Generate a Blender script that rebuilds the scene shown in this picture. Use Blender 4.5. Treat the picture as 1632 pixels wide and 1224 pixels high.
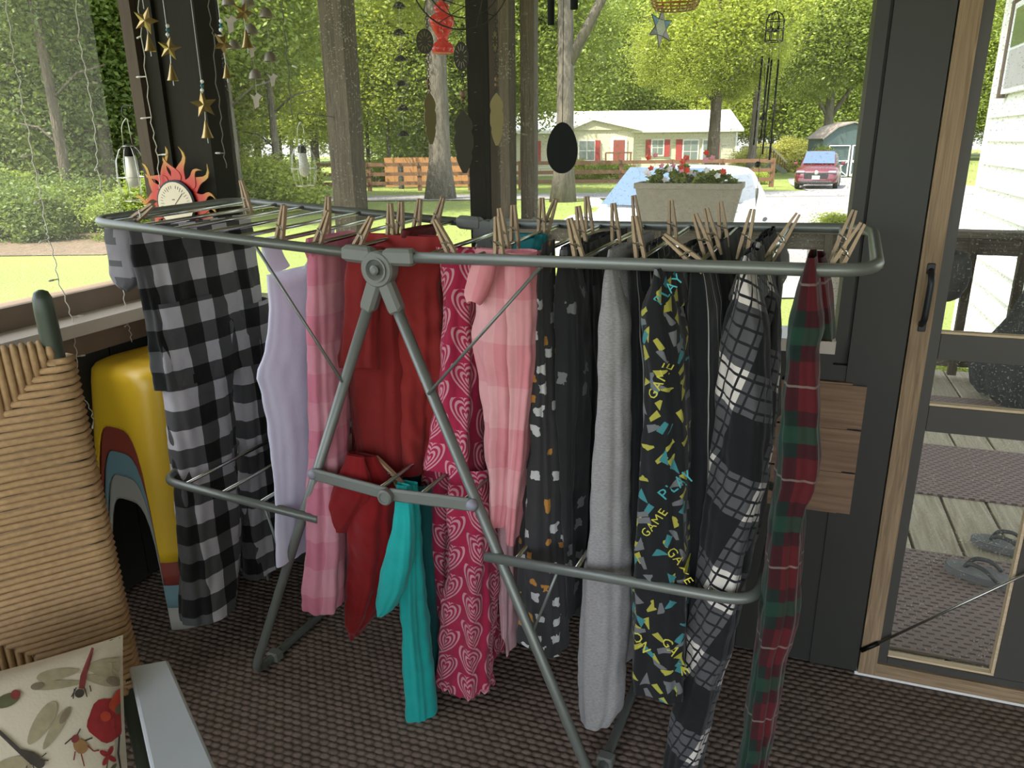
import bpy, math, random
import numpy as np
from mathutils import Vector, Matrix, noise as mnoise
random.seed(7); RNG = np.random.default_rng(11)
for o in list(bpy.data.objects): bpy.data.objects.remove(o)
scene = bpy.context.scene; COL = scene.collection
pi = math.pi; sin = math.sin; cos = math.cos
V3 = Vector

# ------------------------------------------------------------------ camera
FPX = 1210.0; PITCH = math.radians(17.7); YAW = math.radians(19.5); ROLL = math.radians(-0.63); CAMH = 1.24
CAM = V3((0, 0, CAMH))
FW = V3((-sin(YAW)*cos(PITCH), cos(YAW)*cos(PITCH), -sin(PITCH)))
_r = V3((cos(YAW), sin(YAW), 0)); _u = _r.cross(FW)
RT = _r*cos(ROLL) + _u*sin(ROLL); UP = _u*cos(ROLL) - _r*sin(ROLL)
cd = bpy.data.cameras.new('camera'); cam = bpy.data.objects.new('camera', cd); COL.objects.link(cam)
cd.sensor_fit = 'HORIZONTAL'; cd.sensor_width = 36.0; cd.lens = 36.0*FPX/1632.0; cd.clip_start = 0.02; cd.clip_end = 400
cam.matrix_world = Matrix(((RT.x, UP.x, -FW.x, 0), (RT.y, UP.y, -FW.y, 0), (RT.z, UP.z, -FW.z, CAMH), (0, 0, 0, 1)))
scene.camera = cam

# ------------------------------------------------------------------ world, sun, exposure
world = bpy.data.worlds.new('world'); scene.world = world; world.use_nodes = True
_n = world.node_tree.nodes; _l = world.node_tree.links; _n.clear()
_sky = _n.new('ShaderNodeTexSky'); _sky.sky_type = 'NISHITA'; _sky.sun_disc = False
SUN_AZ = math.radians(214); SUN_EL = math.radians(57)      # azimuth from +Y clockwise: behind-left of the viewer
_sky.sun_elevation = SUN_EL; _sky.sun_rotation = SUN_AZ; _sky.dust_density = 1.5
_bg = _n.new('ShaderNodeBackground'); _bg.inputs['Strength'].default_value = 0.34
_wo = _n.new('ShaderNodeOutputWorld'); _hs = _n.new('ShaderNodeHueSaturation'); _hs.inputs['Saturation'].default_value = 0.42; _l.new(_sky.outputs[0], _hs.inputs['Color'])   # hazy, whitish summer sky
_l.new(_hs.outputs[0], _bg.inputs['Color']); _l.new(_bg.outputs[0], _wo.inputs['Surface'])
sd = bpy.data.lights.new('sun', 'SUN'); sd.energy = 5.6; sd.angle = math.radians(0.6); sd.color = (1.0, 0.93, 0.80)
sun = bpy.data.objects.new('sun', sd); COL.objects.link(sun); sun.location = (0, -4, 12)
_sdir = V3((sin(SUN_AZ)*cos(SUN_EL), cos(SUN_AZ)*cos(SUN_EL), sin(SUN_EL)))
sun.rotation_euler = (-_sdir).to_track_quat('-Z', 'Y').to_euler()
vs = scene.view_settings; vs.view_transform = 'Standard'; vs.look = 'None'; vs.gamma = 1.0; vs.use_curve_mapping = False
vs.exposure = 1.1

# ------------------------------------------------------------------ pixel -> direction helpers (1632 x 1224 frame)
def ray(x, y): return FW + RT*((x-816)/FPX) - UP*((y-612)/FPX)
def onz(x, y, z=0.0): d = ray(x, y); return CAM + d*((z-CAMH)/d.z)
def ony(x, y, Y): d = ray(x, y); return CAM + d*(Y/d.y)
def onx(x, y, X): d = ray(x, y); return CAM + d*(X/d.x)
def onp(x, y, P, n): d = ray(x, y); return CAM + d*(((P-CAM).dot(n))/d.dot(n))
def atd(x, y, D): return CAM + ray(x, y)*D
def gz(D): return -0.6 - min(max(0.0, D-15)*0.02, 0.5)
def depth(p): return (p-CAM).dot(FW)
def gnd(x, y):                       # where the ray meets the sloping ground outside
    D = 10.0
    for _ in range(40):
        d = ray(x, y); D = (gz(D)-CAMH)/d.z
    p = CAM + d*D; return V3((p.x, p.y, gz(D)))
def ground_at(x, y): return gz(depth(V3((x, y, -0.8))))

# ------------------------------------------------------------------ materials
MATS = {}
class X:                             # tiny wrapper that turns arithmetic into Math nodes
    def __init__(s, nt, v): s.nt = nt; s.v = v
    def _op(s, op, *a):
        n = s.nt.nodes.new('ShaderNodeMath'); n.operation = op
        for i, q in enumerate((s,)+a):
            q = q.v if isinstance(q, X) else q
            if isinstance(q, (int, float)): n.inputs[i].default_value = q
            else: s.nt.links.new(q, n.inputs[i])
        return X(s.nt, n.outputs[0])
    def __add__(s, o): return s._op('ADD', o)
    def __sub__(s, o): return s._op('SUBTRACT', o)
    def __mul__(s, o): return s._op('MULTIPLY', o)
    def __truediv__(s, o): return s._op('DIVIDE', o)
    def frac(s): return s._op('FRACT')
    def floor(s): return s._op('FLOOR')
    def sin(s): return s._op('SINE')
    def abs(s): return s._op('ABSOLUTE')
    def sqrt(s): return s._op('SQRT')
    def lt(s, o): return s._op('LESS_THAN', o)
    def gt(s, o): return s._op('GREATER_THAN', o)
    def max(s, o): return s._op('MAXIMUM', o)
    def min(s, o): return s._op('MINIMUM', o)
    def mod(s, o): return s._op('FLOORED_MODULO', o)
    def inv(s): return X(s.nt, 1.0)._op('SUBTRACT', s)

def newmat(name):
    m = bpy.data.materials.new(name); m.use_nodes = True
    nt = m.node_tree; b = nt.nodes['Principled BSDF']; return m, nt, b
def tex(nt, typ, coord='Object', scale=5.0, **kw):
    tc = nt.nodes.new('ShaderNodeTexCoord'); t = nt.nodes.new('ShaderNodeTex'+typ)
    nt.links.new(tc.outputs[coord], t.inputs['Vector'])
    if 'Scale' in t.inputs: t.inputs['Scale'].default_value = scale
    for k, v in kw.items():
        k = k.replace('_', ' ')
        if k in t.inputs: t.inputs[k].default_value = v
    return t
def stretched(nt, t, sc, coord='Object', rot=(0, 0, 0)):
    mp = nt.nodes.new('ShaderNodeMapping'); mp.inputs['Scale'].default_value = sc; mp.inputs['Rotation'].default_value = rot
    tc = nt.nodes.new('ShaderNodeTexCoord'); nt.links.new(tc.outputs[coord], mp.inputs['Vector']); nt.links.new(mp.outputs[0], t.inputs['Vector'])
def mixc(nt, fac, a, b, blend='MIX'):
    n = nt.nodes.new('ShaderNodeMix'); n.data_type = 'RGBA'; n.blend_type = blend
    for sock, v in ((n.inputs[0], fac), (n.inputs[6], a), (n.inputs[7], b)):
        v = v.v if isinstance(v, X) else v
        if isinstance(v, (int, float)): sock.default_value = v
        elif isinstance(v, (tuple, list)): sock.default_value = (*v[:3], 1)
        else: nt.links.new(v, sock)
    return n.outputs[2]
def bump(nt, b, h, strength=0.3, dist=0.005):
    n = nt.nodes.new('ShaderNodeBump'); n.inputs['Strength'].default_value = strength; n.inputs['Distance'].default_value = dist
    nt.links.new(h.v if isinstance(h, X) else h, n.inputs['Height']); nt.links.new(n.outputs[0], b.inputs['Normal'])
def hsv(c, s=1.0, v=1.0):
    g = (c[0]+c[1]+c[2])/3; return tuple(max(0, (g+(q-g)*s)*v) for q in c)
def M(name, col, rough=0.6, metal=0.0, vary=0.12, vscale=8.0, bmp=0.0, bscale=60.0, bdist=0.003, trans=0.0, spec=0.5, stretch=None, coat=0.0):
    """plain material: colour broken up by noise, optional bump"""
    if name in MATS: return MATS[name]
    m, nt, b = newmat(name)
    t = tex(nt, 'Noise', scale=vscale, Detail=5.0)
    if stretch: stretched(nt, t, stretch)
    c = mixc(nt, t.outputs[0], hsv(col, 1, 1-vary), hsv(col, 1, 1+vary))
    nt.links.new(c, b.inputs['Base Color'])
    b.inputs['Roughness'].default_value = rough; b.inputs['Metallic'].default_value = metal
    b.inputs['Specular IOR Level'].default_value = spec; b.inputs['Coat Weight'].default_value = coat
    if bmp:
        t2 = tex(nt, 'Noise', scale=bscale, Detail=3.0)
        if stretch: stretched(nt, t2, tuple(q*bscale/vscale for q in stretch))
        bump(nt, b, t2.outputs[0], bmp, bdist)
    if trans: translucent(nt, b, c, trans)
    MATS[name] = m; return m
def translucent(nt, b, c, fac):
    out = nt.nodes['Material Output']; tr = nt.nodes.new('ShaderNodeBsdfTranslucent'); mx = nt.nodes.new('ShaderNodeMixShader')
    if isinstance(c, tuple): tr.inputs[0].default_value = (*c, 1)
    else: nt.links.new(c, tr.inputs[0])
    mx.inputs[0].default_value = fac; nt.links.new(b.outputs[0], mx.inputs[1]); nt.links.new(tr.outputs[0], mx.inputs[2]); nt.links.new(mx.outputs[0], out.inputs[0])
def uvxy(nt):
    tc = nt.nodes.new('ShaderNodeTexCoord'); s = nt.nodes.new('ShaderNodeSeparateXYZ'); nt.links.new(tc.outputs['UV'], s.inputs[0])
    return X(nt, s.outputs[0]), X(nt, s.outputs[1])
def obxyz(nt, coord='Object'):
    tc = nt.nodes.new('ShaderNodeTexCoord'); s = nt.nodes.new('ShaderNodeSeparateXYZ'); nt.links.new(tc.outputs[coord], s.inputs[0])
    return tuple(X(nt, s.outputs[i]) for i in range(3))
def fabric(name, fn, rough=0.9, trans=0.12):
    """fn(nt,u,v)->colour socket; u,v are metres on the cloth"""
    m, nt, b = newmat(name); u, v = uvxy(nt); c = fn(nt, u, v)
    if isinstance(c, tuple): c = mixc(nt, 0.0, c, c)
    t = tex(nt, 'Noise', scale=35.0, Detail=4.0)
    c2 = mixc(nt, 0.25, c, mixc(nt, t.outputs[0], (0.25, 0.25, 0.25), (0.75, 0.75, 0.75)), 'OVERLAY')
    nt.links.new(c2, b.inputs['Base Color']); b.inputs['Roughness'].default_value = rough; b.inputs['Specular IOR Level'].default_value = 0.15
    b.inputs['Sheen Weight'].default_value = 0.15
    t2 = tex(nt, 'Noise', scale=14.0, Detail=4.0); bump(nt, b, t2.outputs[0], 0.5, 0.01)
    if trans: translucent(nt, b, c2, trans)
    MATS[name] = m; return m
def wood(name, c1, c2, axis=2, scale=6.0, rough=0.7, bmp=0.25):
    if name in MATS: return MATS[name]
    m, nt, b = newmat(name); t = tex(nt, 'Noise', scale=scale, Detail=6.0, Distortion=1.2)
    sc = [scale*2.5]*3; sc[axis] = scale*0.12; stretched(nt, t, sc)
    r = nt.nodes.new('ShaderNodeValToRGB'); r.color_ramp.elements[0].position = 0.35; r.color_ramp.elements[1].position = 0.68
    r.color_ramp.elements[0].color = (*c1, 1); r.color_ramp.elements[1].color = (*c2, 1)
    nt.links.new(t.outputs[0], r.inputs[0]); nt.links.new(r.outputs[0], b.inputs['Base Color']); b.inputs['Roughness'].default_value = rough
    bump(nt, b, t.outputs[0], bmp, 0.003); MATS[name] = m; return m

# ------------------------------------------------------------------ mesh builder
def basis(d):
    d = d.normalized(); a = V3((0, 0, 1)) if abs(d.z) < 0.95 else V3((1, 0, 0))
    s = d.cross(a).normalized(); return s, d.cross(s).normalized()
class MB:
    def __init__(s): s.v = []; s.f = []; s.uv = None
    def add(s, vs, fs):
        k = len(s.v); s.v += [tuple(q) for q in vs]; s.f += [tuple(i+k for i in f) for f in fs]; return s
    def box(s, c, size, rot=None, bev=0.0):
        hx, hy, hz = size[0]/2, size[1]/2, size[2]/2; R = rot or Matrix.Identity(3); c = V3(c)
        if bev <= 0:
            vs = [c+R@V3((x*hx, y*hy, z*hz)) for z in (-1, 1) for x, y in ((-1, -1), (1, -1), (1, 1), (-1, 1))]
            return s.add(vs, [(3, 2, 1, 0), (4, 5, 6, 7), (0, 1, 5, 4), (1, 2, 6, 5), (2, 3, 7, 6), (3, 0, 4, 7)])
        bev = min(bev, hx*.9, hy*.9, hz*.9); ring = []
        for z, k in ((-hz, bev), (-hz+bev, 0), (hz-bev, 0), (hz, bev)):
            X_, Y_ = hx-k, hy-k; b = bev*.6
            for x, y in ((-X_+b, -Y_), (X_-b, -Y_), (X_, -Y_+b), (X_, Y_-b), (X_-b, Y_), (-X_+b, Y_), (-X_, Y_-b), (-X_, -Y_+b)): ring.append(c+R@V3((x, y, z)))
        fs = [tuple(range(7, -1, -1)), tuple(range(24, 32))]
        for k in range(3):
            for i in range(8): j = (i+1) % 8; fs.append((k*8+i, k*8+j, k*8+8+j, k*8+8+i))
        return s.add(ring, fs)
    def beam(s, a, b, w, h, up=None, bev=0.0):      # box from a to b, w across, h along up
        a = V3(a); b = V3(b); d = (b-a); L = d.length; d.normalize(); up = V3(up or (0, 0, 1))
        sd_ = d.cross(up).normalized(); u2 = sd_.cross(d).normalized()
        R = Matrix((d, sd_, u2)).transposed(); return s.box((a+b)/2, (L, w, h), R, bev)
    def tube(s, path, r, seg=10, cap=True, closed=False):
        P = [V3(p) for p in path]; n = len(P); rr = r if isinstance(r, (list, tuple)) else [r]*n
        vs = []; fs = []; sx = None
        for i in range(n):
            if closed: d = P[(i+1) % n]-P[i-1]
            else: d = P[min(i+1, n-1)]-P[max(i-1, 0)]
            if d.length < 1e-9: d = V3((0, 0, 1))
            d.normalize()
            if sx is None: sx, sy = basis(d)
            else: sx = (sx-d*sx.dot(d)); sx = sx.normalized() if sx.length > 1e-6 else basis(d)[0]; sy = d.cross(sx)
            for k in range(seg):
                a = 2*pi*k/seg; vs.append(P[i]+(sx*cos(a)+sy*sin(a))*rr[i])
        for i in range(n if closed else n-1):
            j = (i+1) % n
            for k in range(seg): q = (k+1) % seg; fs.append((i*seg+k, i*seg+q, j*seg+q, j*seg+k))
        if cap and not closed: fs += [tuple(range(seg-1, -1, -1)), tuple((n-1)*seg+k for k in range(seg))]
        return s.add(vs, fs)
    def lathe(s, prof, c, ax=(0, 0, 1), seg=20, cap=True):   # prof = [(r, h)]
        ax = V3(ax).normalized(); sx, sy = basis(ax); c = V3(c); vs = []; fs = []; n = len(prof)
        for r, h in prof:
            for k in range(seg): a = 2*pi*k/seg; vs.append(c+ax*h+(sx*cos(a)+sy*sin(a))*r)
        for i in range(n-1):
            for k in range(seg): q = (k+1) % seg; fs.append((i*seg+k, i*seg+q, (i+1)*seg+q, (i+1)*seg+k))
        if cap: fs += [tuple(range(seg-1, -1, -1)), tuple((n-1)*seg+k for k in range(seg))]
        return s.add(vs, fs)
    def prism(s, poly, O, ux, uy, t):               # 2d polygon (ux,uy plane at O), thickness t centred
        ux = V3(ux); uy = V3(uy); nn = ux.cross(uy).normalized(); O = V3(O); n = len(poly)
        vs = [O+ux*x+uy*y-nn*(t/2) for x, y in poly]+[O+ux*x+uy*y+nn*(t/2) for x, y in poly]
        fs = [tuple(range(n-1, -1, -1)), tuple(range(n, 2*n))]+[(i, (i+1) % n, n+(i+1) % n, n+i) for i in range(n)]
        return s.add(vs, fs)
    def ball(s, c, r, seg=12, rings=8, sc=(1, 1, 1)):
        c = V3(c); vs = []; fs = []
        for i in range(1, rings):
            a = pi*i/rings
            for k in range(seg): b = 2*pi*k/seg; vs.append(c+V3((sin(a)*cos(b)*r*sc[0], sin(a)*sin(b)*r*sc[1], cos(a)*r*sc[2])))
        vs += [c+V3((0, 0, r*sc[2])), c-V3((0, 0, r*sc[2]))]; m = len(vs)
        for i in range(rings-2):
            for k in range(seg): q = (k+1) % seg; fs.append((i*seg+k, (i+1)*seg+k, (i+1)*seg+q, i*seg+q))
        for k in range(seg): q = (k+1) % seg; fs.append((m-2, k, q)); fs.append((m-1, (rings-2)*seg+q, (rings-2)*seg+k))
        return s.add(vs, fs)
    def build(s, name, mat, parent=None, smooth=False, at=None):
        me = bpy.data.meshes.new(name); off = V3((0, 0, 0))
        if parent is not None:
            off = parent_loc(parent)
        elif at is not None: off = V3(at)
        me.from_pydata([(x-off.x, y-off.y, z-off.z) for x, y, z in s.v], [], s.f)
        if s.uv is not None:
            ul = me.uv_layers.new(name='UVMap'); li = [0]*len(me.loops); me.loops.foreach_get('vertex_index', li)
            if isinstance(s.uv, dict): ul.data.foreach_set('uv', [c for q in s.uv['loops'] for c in q])
            else: ul.data.foreach_set('uv', [c for i in li for c in s.uv[i]])
        if smooth is True: me.polygons.foreach_set('use_smooth', [True]*len(me.polygons))
        elif smooth:
            me.polygons.foreach_set('use_smooth', [True]*len(me.polygons)); me.set_sharp_from_angle(angle=math.radians(smooth))
        me.materials.append(MATS[mat] if isinstance(mat, str) else mat); me.update()
        o = bpy.data.objects.new(name, me); COL.objects.link(o)
        if parent is not None: o.parent = parent
        elif at is not None: o.location = off
        return o
def parent_loc(p):
    v = V3((0, 0, 0))
    while p is not None: v = v + V3(p.location); p = p.parent
    return v
def tag(o, label, cat, group=None):
    o['label'] = label; o['category'] = cat
    if group: o['group'] = group
    return o
def struct(o, label=None):
    o['kind'] = 'structure'
    if label: o['label'] = label
    return o
def thing(name, loc, label, cat, group=None):
    o = bpy.data.objects.new(name, None); COL.objects.link(o); o.location = loc; o.empty_display_size = 0.05
    return tag(o, label, cat, group)
def copy_tree(o, parent=None):
    c = o.copy(); COL.objects.link(c); c.parent = parent
    for ch in list(o.children): copy_tree(ch, c)
    return c
def arc(c, r, a0, a1, n, ux, uy):
    c = V3(c); ux = V3(ux); uy = V3(uy); return [c+ux*(r*cos(a0+(a1-a0)*i/n))+uy*(r*sin(a0+(a1-a0)*i/n)) for i in range(n+1)]
def rounded(path, r, n=5):           # round the inner corners of a polyline
    P = [V3(p) for p in path]; out = [P[0]]
    for i in range(1, len(P)-1):
        a = (P[i-1]-P[i]); b = (P[i+1]-P[i]); k = min(r, a.length*.48, b.length*.48); A = P[i]+a.normalized()*k; B = P[i]+b.normalized()*k
        for j in range(n+1): t = j/n; out.append(A*(1-t)**2+P[i]*2*t*(1-t)+B*t*t)
    return out+[P[-1]]
# ------------------------------------------------------------------ shared materials
def _carpet():
    m, nt, b = newmat('carpet'); x, y, z = obxyz(nt)
    row = (y/0.0165).floor(); k = x/0.023+row.mod(2.0)*0.5
    fy = (y/0.0165).frac()-0.5; fx = k.frac()-0.5
    nz = tex(nt, 'Noise', scale=45.0, Detail=3.0); h = ((fx*fx*3.0+fy*fy*3.2).inv()-(X(nt, nz.outputs[0])-.5)*1.3).max(0.0).min(1.0)
    n = tex(nt, 'Noise', scale=3.0, Detail=4.0); n2 = tex(nt, 'Noise', scale=260.0)
    c = mixc(nt, h, (0.095, 0.071, 0.057), (0.225, 0.168, 0.137)); c = mixc(nt, 0.4, c, mixc(nt, n.outputs[0], (0.3, 0.3, 0.3), (0.7, 0.7, 0.7)), 'OVERLAY')
    c = mixc(nt, 0.5, c, mixc(nt, n2.outputs[0], (0.25, 0.25, 0.25), (0.75, 0.75, 0.75)), 'OVERLAY')
    nt.links.new(c, b.inputs['Base Color']); b.inputs['Roughness'].default_value = 0.95; b.inputs['Specular IOR Level'].default_value = 0.1
    bump(nt, b, h, 0.75, 0.005); MATS['carpet'] = m
_carpet()
def _mat_rug():
    m, nt, b = newmat('door_mat'); x, y, z = obxyz(nt)
    row = (y/0.02).floor(); k = (x/0.034+row.mod(2.0)*0.5).frac()-0.5; fy = (y/0.02).frac()-0.5
    hole = k.abs().lt(0.3)*fy.abs().lt(0.2)
    c = mixc(nt, hole, (0.27, 0.20, 0.175), (0.09, 0.062, 0.052)); nt.links.new(c, b.inputs['Base Color']); b.inputs['Roughness'].default_value = 0.9
    bump(nt, b, hole.inv(), 0.8, 0.006); MATS['door_mat'] = m
_mat_rug()
def _screen(name, base, dust):
    m, nt, b = newmat(name); out = nt.nodes['Material Output']
    t = tex(nt, 'Noise', scale=240.0, Detail=2.0); t2 = tex(nt, 'Noise', scale=7.0, Detail=3.0)
    f = X(nt, t.outputs[0]).gt(0.62)*(X(nt, t2.outputs[0])*dust)+base
    b.inputs['Base Color'].default_value = (0.55, 0.55, 0.47, 1); b.inputs['Roughness'].default_value = 0.9
    tp = nt.nodes.new('ShaderNodeBsdfTransparent'); mx = nt.nodes.new('ShaderNodeMixShader')
    tl = nt.nodes.new('ShaderNodeBsdfTranslucent'); tl.inputs[0].default_value = (0.55, 0.55, 0.46, 1); m2 = nt.nodes.new('ShaderNodeMixShader'); m2.inputs[0].default_value = 0.6
    nt.links.new(b.outputs[0], m2.inputs[1]); nt.links.new(tl.outputs[0], m2.inputs[2])
    nt.links.new(f.v, mx.inputs[0]); nt.links.new(tp.outputs[0], mx.inputs[1]); nt.links.new(m2.outputs[0], mx.inputs[2]); nt.links.new(mx.outputs[0], out.inputs[0])
    MATS[name] = m
_screen('insect_screen_left', 0.10, 0.45); _screen('insect_screen_back', 0.075, 0.55); _screen('insect_screen_door', 0.05, 0.7)  # even base veil also imitates bright outdoor haze; dust sets the specks
M('wall_paint', (0.026, 0.027, 0.022), 0.55, vary=0.15, vscale=5, bmp=0.15, bscale=90, bdist=0.001)
M('post_paint', (0.017, 0.0155, 0.0095), 0.8, spec=0.2, vary=0.25, vscale=9, stretch=(14, 14, 1.2), bmp=0.2, bdist=0.001)
M('post_trim', (0.075, 0.054, 0.036), 0.75, spec=0.25, vary=0.25, vscale=9, stretch=(16, 16, 1.2), bmp=0.25, bdist=0.001)
M('sill_paint', (0.55, 0.50, 0.44), 0.28, vary=0.12, vscale=10, bmp=0.1, bdist=0.001)  # colour lightened to imitate sky glare on the left ledge
M('sill_brown', (0.20, 0.145, 0.10), 0.6, vary=0.2, vscale=10, bmp=0.2, bdist=0.001)
M('door_paint', (0.055, 0.052, 0.045), 0.5, vary=0.15, vscale=6, bmp=0.1, bdist=0.001)
wood('door_wood', (0.20, 0.135, 0.075), (0.34, 0.24, 0.14), 2, 7)
wood('door_wood_x', (0.20, 0.135, 0.075), (0.34, 0.24, 0.14), 0, 7)
wood('daylit_wood', (0.55, 0.42, 0.26), (0.70, 0.56, 0.37), 0, 8)
wood('patch_wood', (0.17, 0.10, 0.06), (0.27, 0.17, 0.10), 0, 5)
wood('deck_wood', (0.36, 0.31, 0.21), (0.56, 0.50, 0.36), 1, 5, 0.85)
wood('grey_wood', (0.050, 0.038, 0.025), (0.105, 0.084, 0.060), 2, 6, 0.9, 0.5)
wood('grey_wood_x', (0.085, 0.07, 0.052), (0.16, 0.135, 0.105), 0, 6, 0.9, 0.5)
M('ceiling_paint', (0.30, 0.27, 0.22), 0.8, vary=0.1)
M('house_wall', (0.62, 0.60, 0.55), 0.7, vary=0.08)
M('dark_metal', (0.02, 0.02, 0.02), 0.4, 0.9, vary=0.2)
M('steel', (0.45, 0.45, 0.43), 0.32, 1.0, vary=0.15)
M('white_line', (0.75, 0.75, 0.72), 0.5)

YB = 1.726; XL = -1.70; XW0 = 0.129; XW1 = 0.267; ZS = 0.80; CEIL = 2.25
def bbox(name, mat, a, b, parent=None, bev=0.0):
    mb = MB(); a = V3(a); b = V3(b); mb.box((a+b)/2, (abs(b.x-a.x), abs(b.y-a.y), abs(b.z-a.z)), None, bev)
    return mb.build(name, mat, parent, at=None if parent else ((a.x+b.x)/2, (a.y+b.y)/2, min(a.z, b.z)))
# floor, ceiling, walls
struct(bbox('floor', 'carpet', (-1.84, -1.7, -0.05), (2.3, YB+0.09, 0.0)), 'brown woven textured porch carpet')
struct(bbox('ceiling', 'ceiling_paint', (-2.25, -1.75, CEIL), (2.45, 2.15, CEIL+0.12)), 'porch ceiling')
struct(bbox('wall_right', 'house_wall', (2.2, -1.7, 0.0), (2.3, YB, CEIL)), 'house wall closing the porch')
struct(bbox('wall_added_front', 'wall_paint', (-1.8, -1.7, 0.0), (2.2, -1.6, 0.25)), 'unseen low curb added behind the viewer to shape the light'); struct(bbox('wall_header_added', 'wall_paint', (-1.8, -1.7, 1.95), (2.2, -1.6, CEIL)), 'unseen beam added behind the viewer to dim the porch')  # unseen curb and beam, added to hold down light from behind
wb = struct(bbox('wall_back', 'wall_paint', (XL-0.1, YB+0.02, 0.0), (XW1, YB+0.10, ZS)), 'dark painted knee wall under the back screens')
x = XL; k = 0
while x < XW1-0.01:                                   # vertical wall boards with grooves between them
    x2 = min(x+0.105, XW1); bbox('wall_board', 'wall_paint', (x+0.0025, YB+0.002, 0.012), (x2-0.0025, YB+0.022, ZS-0.03), wb); x = x2
ws = struct(bbox('trim_1', 'sill_paint', (XL-0.1, YB-0.025, ZS), (XW0, YB+0.10, ZS+0.028)), 'pale window sill ledge along the back wall')
bbox('apron', 'wall_paint', (XL-0.05, YB-0.010, ZS-0.06), (XW0, YB+0.004, ZS), ws)
wr = struct(bbox('wall_end', 'wall_paint', (XW0, YB+0.012, ZS+0.001), (XW1, YB+0.10, CEIL)), 'dark painted wall strip beside the screen door')
bbox('wall_board', 'wall_paint', (XW0, YB, ZS+0.03), (XW0+0.024, YB+0.013, CEIL-0.01), wr)
bbox('wall_board', 'wall_paint', (XW0+0.03, YB-0.004, 0.012), (XW1-0.002, YB+0.013, CEIL-0.01), wr)
struct(bbox('wall_header', 'wall_paint', (XL-0.1, YB+0.0, 2.10), (2.2, YB+0.10, CEIL)), 'beam over the screens')
pp = struct(bbox('trim_2', 'patch_wood', (ony(1240, 700, YB).x, YB-0.012, 0.425), (ony(1345, 715, YB).x, YB+0.002, 0.735)), 'unpainted plank patch on the knee wall')
for i in range(3): bbox('plank', 'patch_wood', (pp.location.x-0.098, YB-0.015, 0.428+i*0.1025), (pp.location.x+0.098, YB-0.011, 0.526+i*0.1025), pp)
wl = struct(bbox('wall_left', 'wall_paint', (XL-0.10, -1.7, 0.0), (XL-0.02, YB+0.1, ZS)), 'dark painted knee wall under the left screen')
y = -1.0
while y < YB-0.02:
    y2 = min(y+0.14, YB); bbox('wall_board', 'wall_paint', (XL-0.022, y+0.003, 0.012), (XL, y2-0.003, ZS-0.06), wl); y = y2
sl = struct(bbox('trim_3', 'sill_paint', (XL-0.1, -1.7, ZS-0.012), (-1.632, YB-0.03, ZS+0.02)), 'sill ledge along the left wall, sky glare painted pale')
bbox('apron', 'sill_brown', (XL-0.005, -1.7, ZS-0.075), (XL+0.02, YB-0.002, ZS-0.012), sl)
bbox('sill_board', 'sill_brown', (XL-0.10, -1.7, ZS+0.02), (XL-0.03, YB-0.002, ZS+0.075), sl)
struct(bbox('wall_header_left', 'wall_paint', (XL-0.10, -1.7, 2.10), (XL, YB, CEIL)), 'beam over the left screen')
# corner post: stepped boards
cp = thing('corner_post', (-1.565, YB+0.03, ZS+0.028), 'dark brown boxed corner post behind the sun thermometer', 'post')
xs = [-1.690, -1.652, -1.600, -1.545, -1.500, -1.452]
for i in range(5):
    mt = 'post_trim' if i == 0 else 'post_paint'; dy = (0.0, 0.018, 0.030, 0.016, 0.004)[i]
    bbox('post_board', mt, (xs[i], YB+dy, ZS+0.028), (xs[i+1]-0.001, YB+0.10, 2.10), cp)
mp_ = thing('window_post', (-0.692, YB+0.04, ZS+0.028), 'narrow dark stud post between the two back screens', 'post')
bbox('post_front', 'post_paint', (-0.712, YB, ZS+0.028), (-0.672, YB+0.035, 2.10), mp_)
bbox('post_side', 'post_trim', (-0.712, YB+0.035, ZS+0.028), (-0.671, YB+0.10, 2.10), mp_)
for px, py in ((757, 9), (757, 52), (758, 147), (758, 200), (759, 207), (760, 233), (760, 257)):
    p = ony(px, py, YB); MB().tube([p+V3((-0.003, -0.001, 0)), p+V3((0.003, -0.001, 0))], 0.0006, 5).build('staple', 'steel', mp_)
lp = thing('window_post', (XL-0.06, -0.55, ZS+0.075), 'brown stud post of the left screen beside the rope chair', 'post')
bbox('post_front', 'post_trim', (XL-0.1, -0.6, ZS+0.075), (XL-0.02, -0.5, 2.10), lp)
# screens
def screen(name, a, b, c, d, mat, label):
    o = MB().add([a, b, c, d], [(0, 1, 2, 3)]).build(name, mat); return struct(o, label)
w1 = screen('window_1', (-1.452, YB+0.085, ZS+0.028), (-0.712, YB+0.085, ZS+0.028), (-0.712, YB+0.085, 2.1), (-1.452, YB+0.085, 2.1), 'insect_screen_back', 'dusty insect screen left of the stud post')
w2 = screen('window_2', (-0.671, YB+0.085, ZS+0.028), (XW0, YB+0.085, ZS+0.028), (XW0, YB+0.085, 2.1), (-0.671, YB+0.085, 2.1), 'insect_screen_back', 'dusty insect screen right of the stud post')
w3 = screen('window_3', (XL-0.085, -1.7, ZS+0.07), (XL-0.085, YB, ZS+0.07), (XL-0.085, YB, 2.1), (XL-0.085, -1.7, 2.1), 'insect_screen_left', 'dusty insect screen over the left wall')

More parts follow.
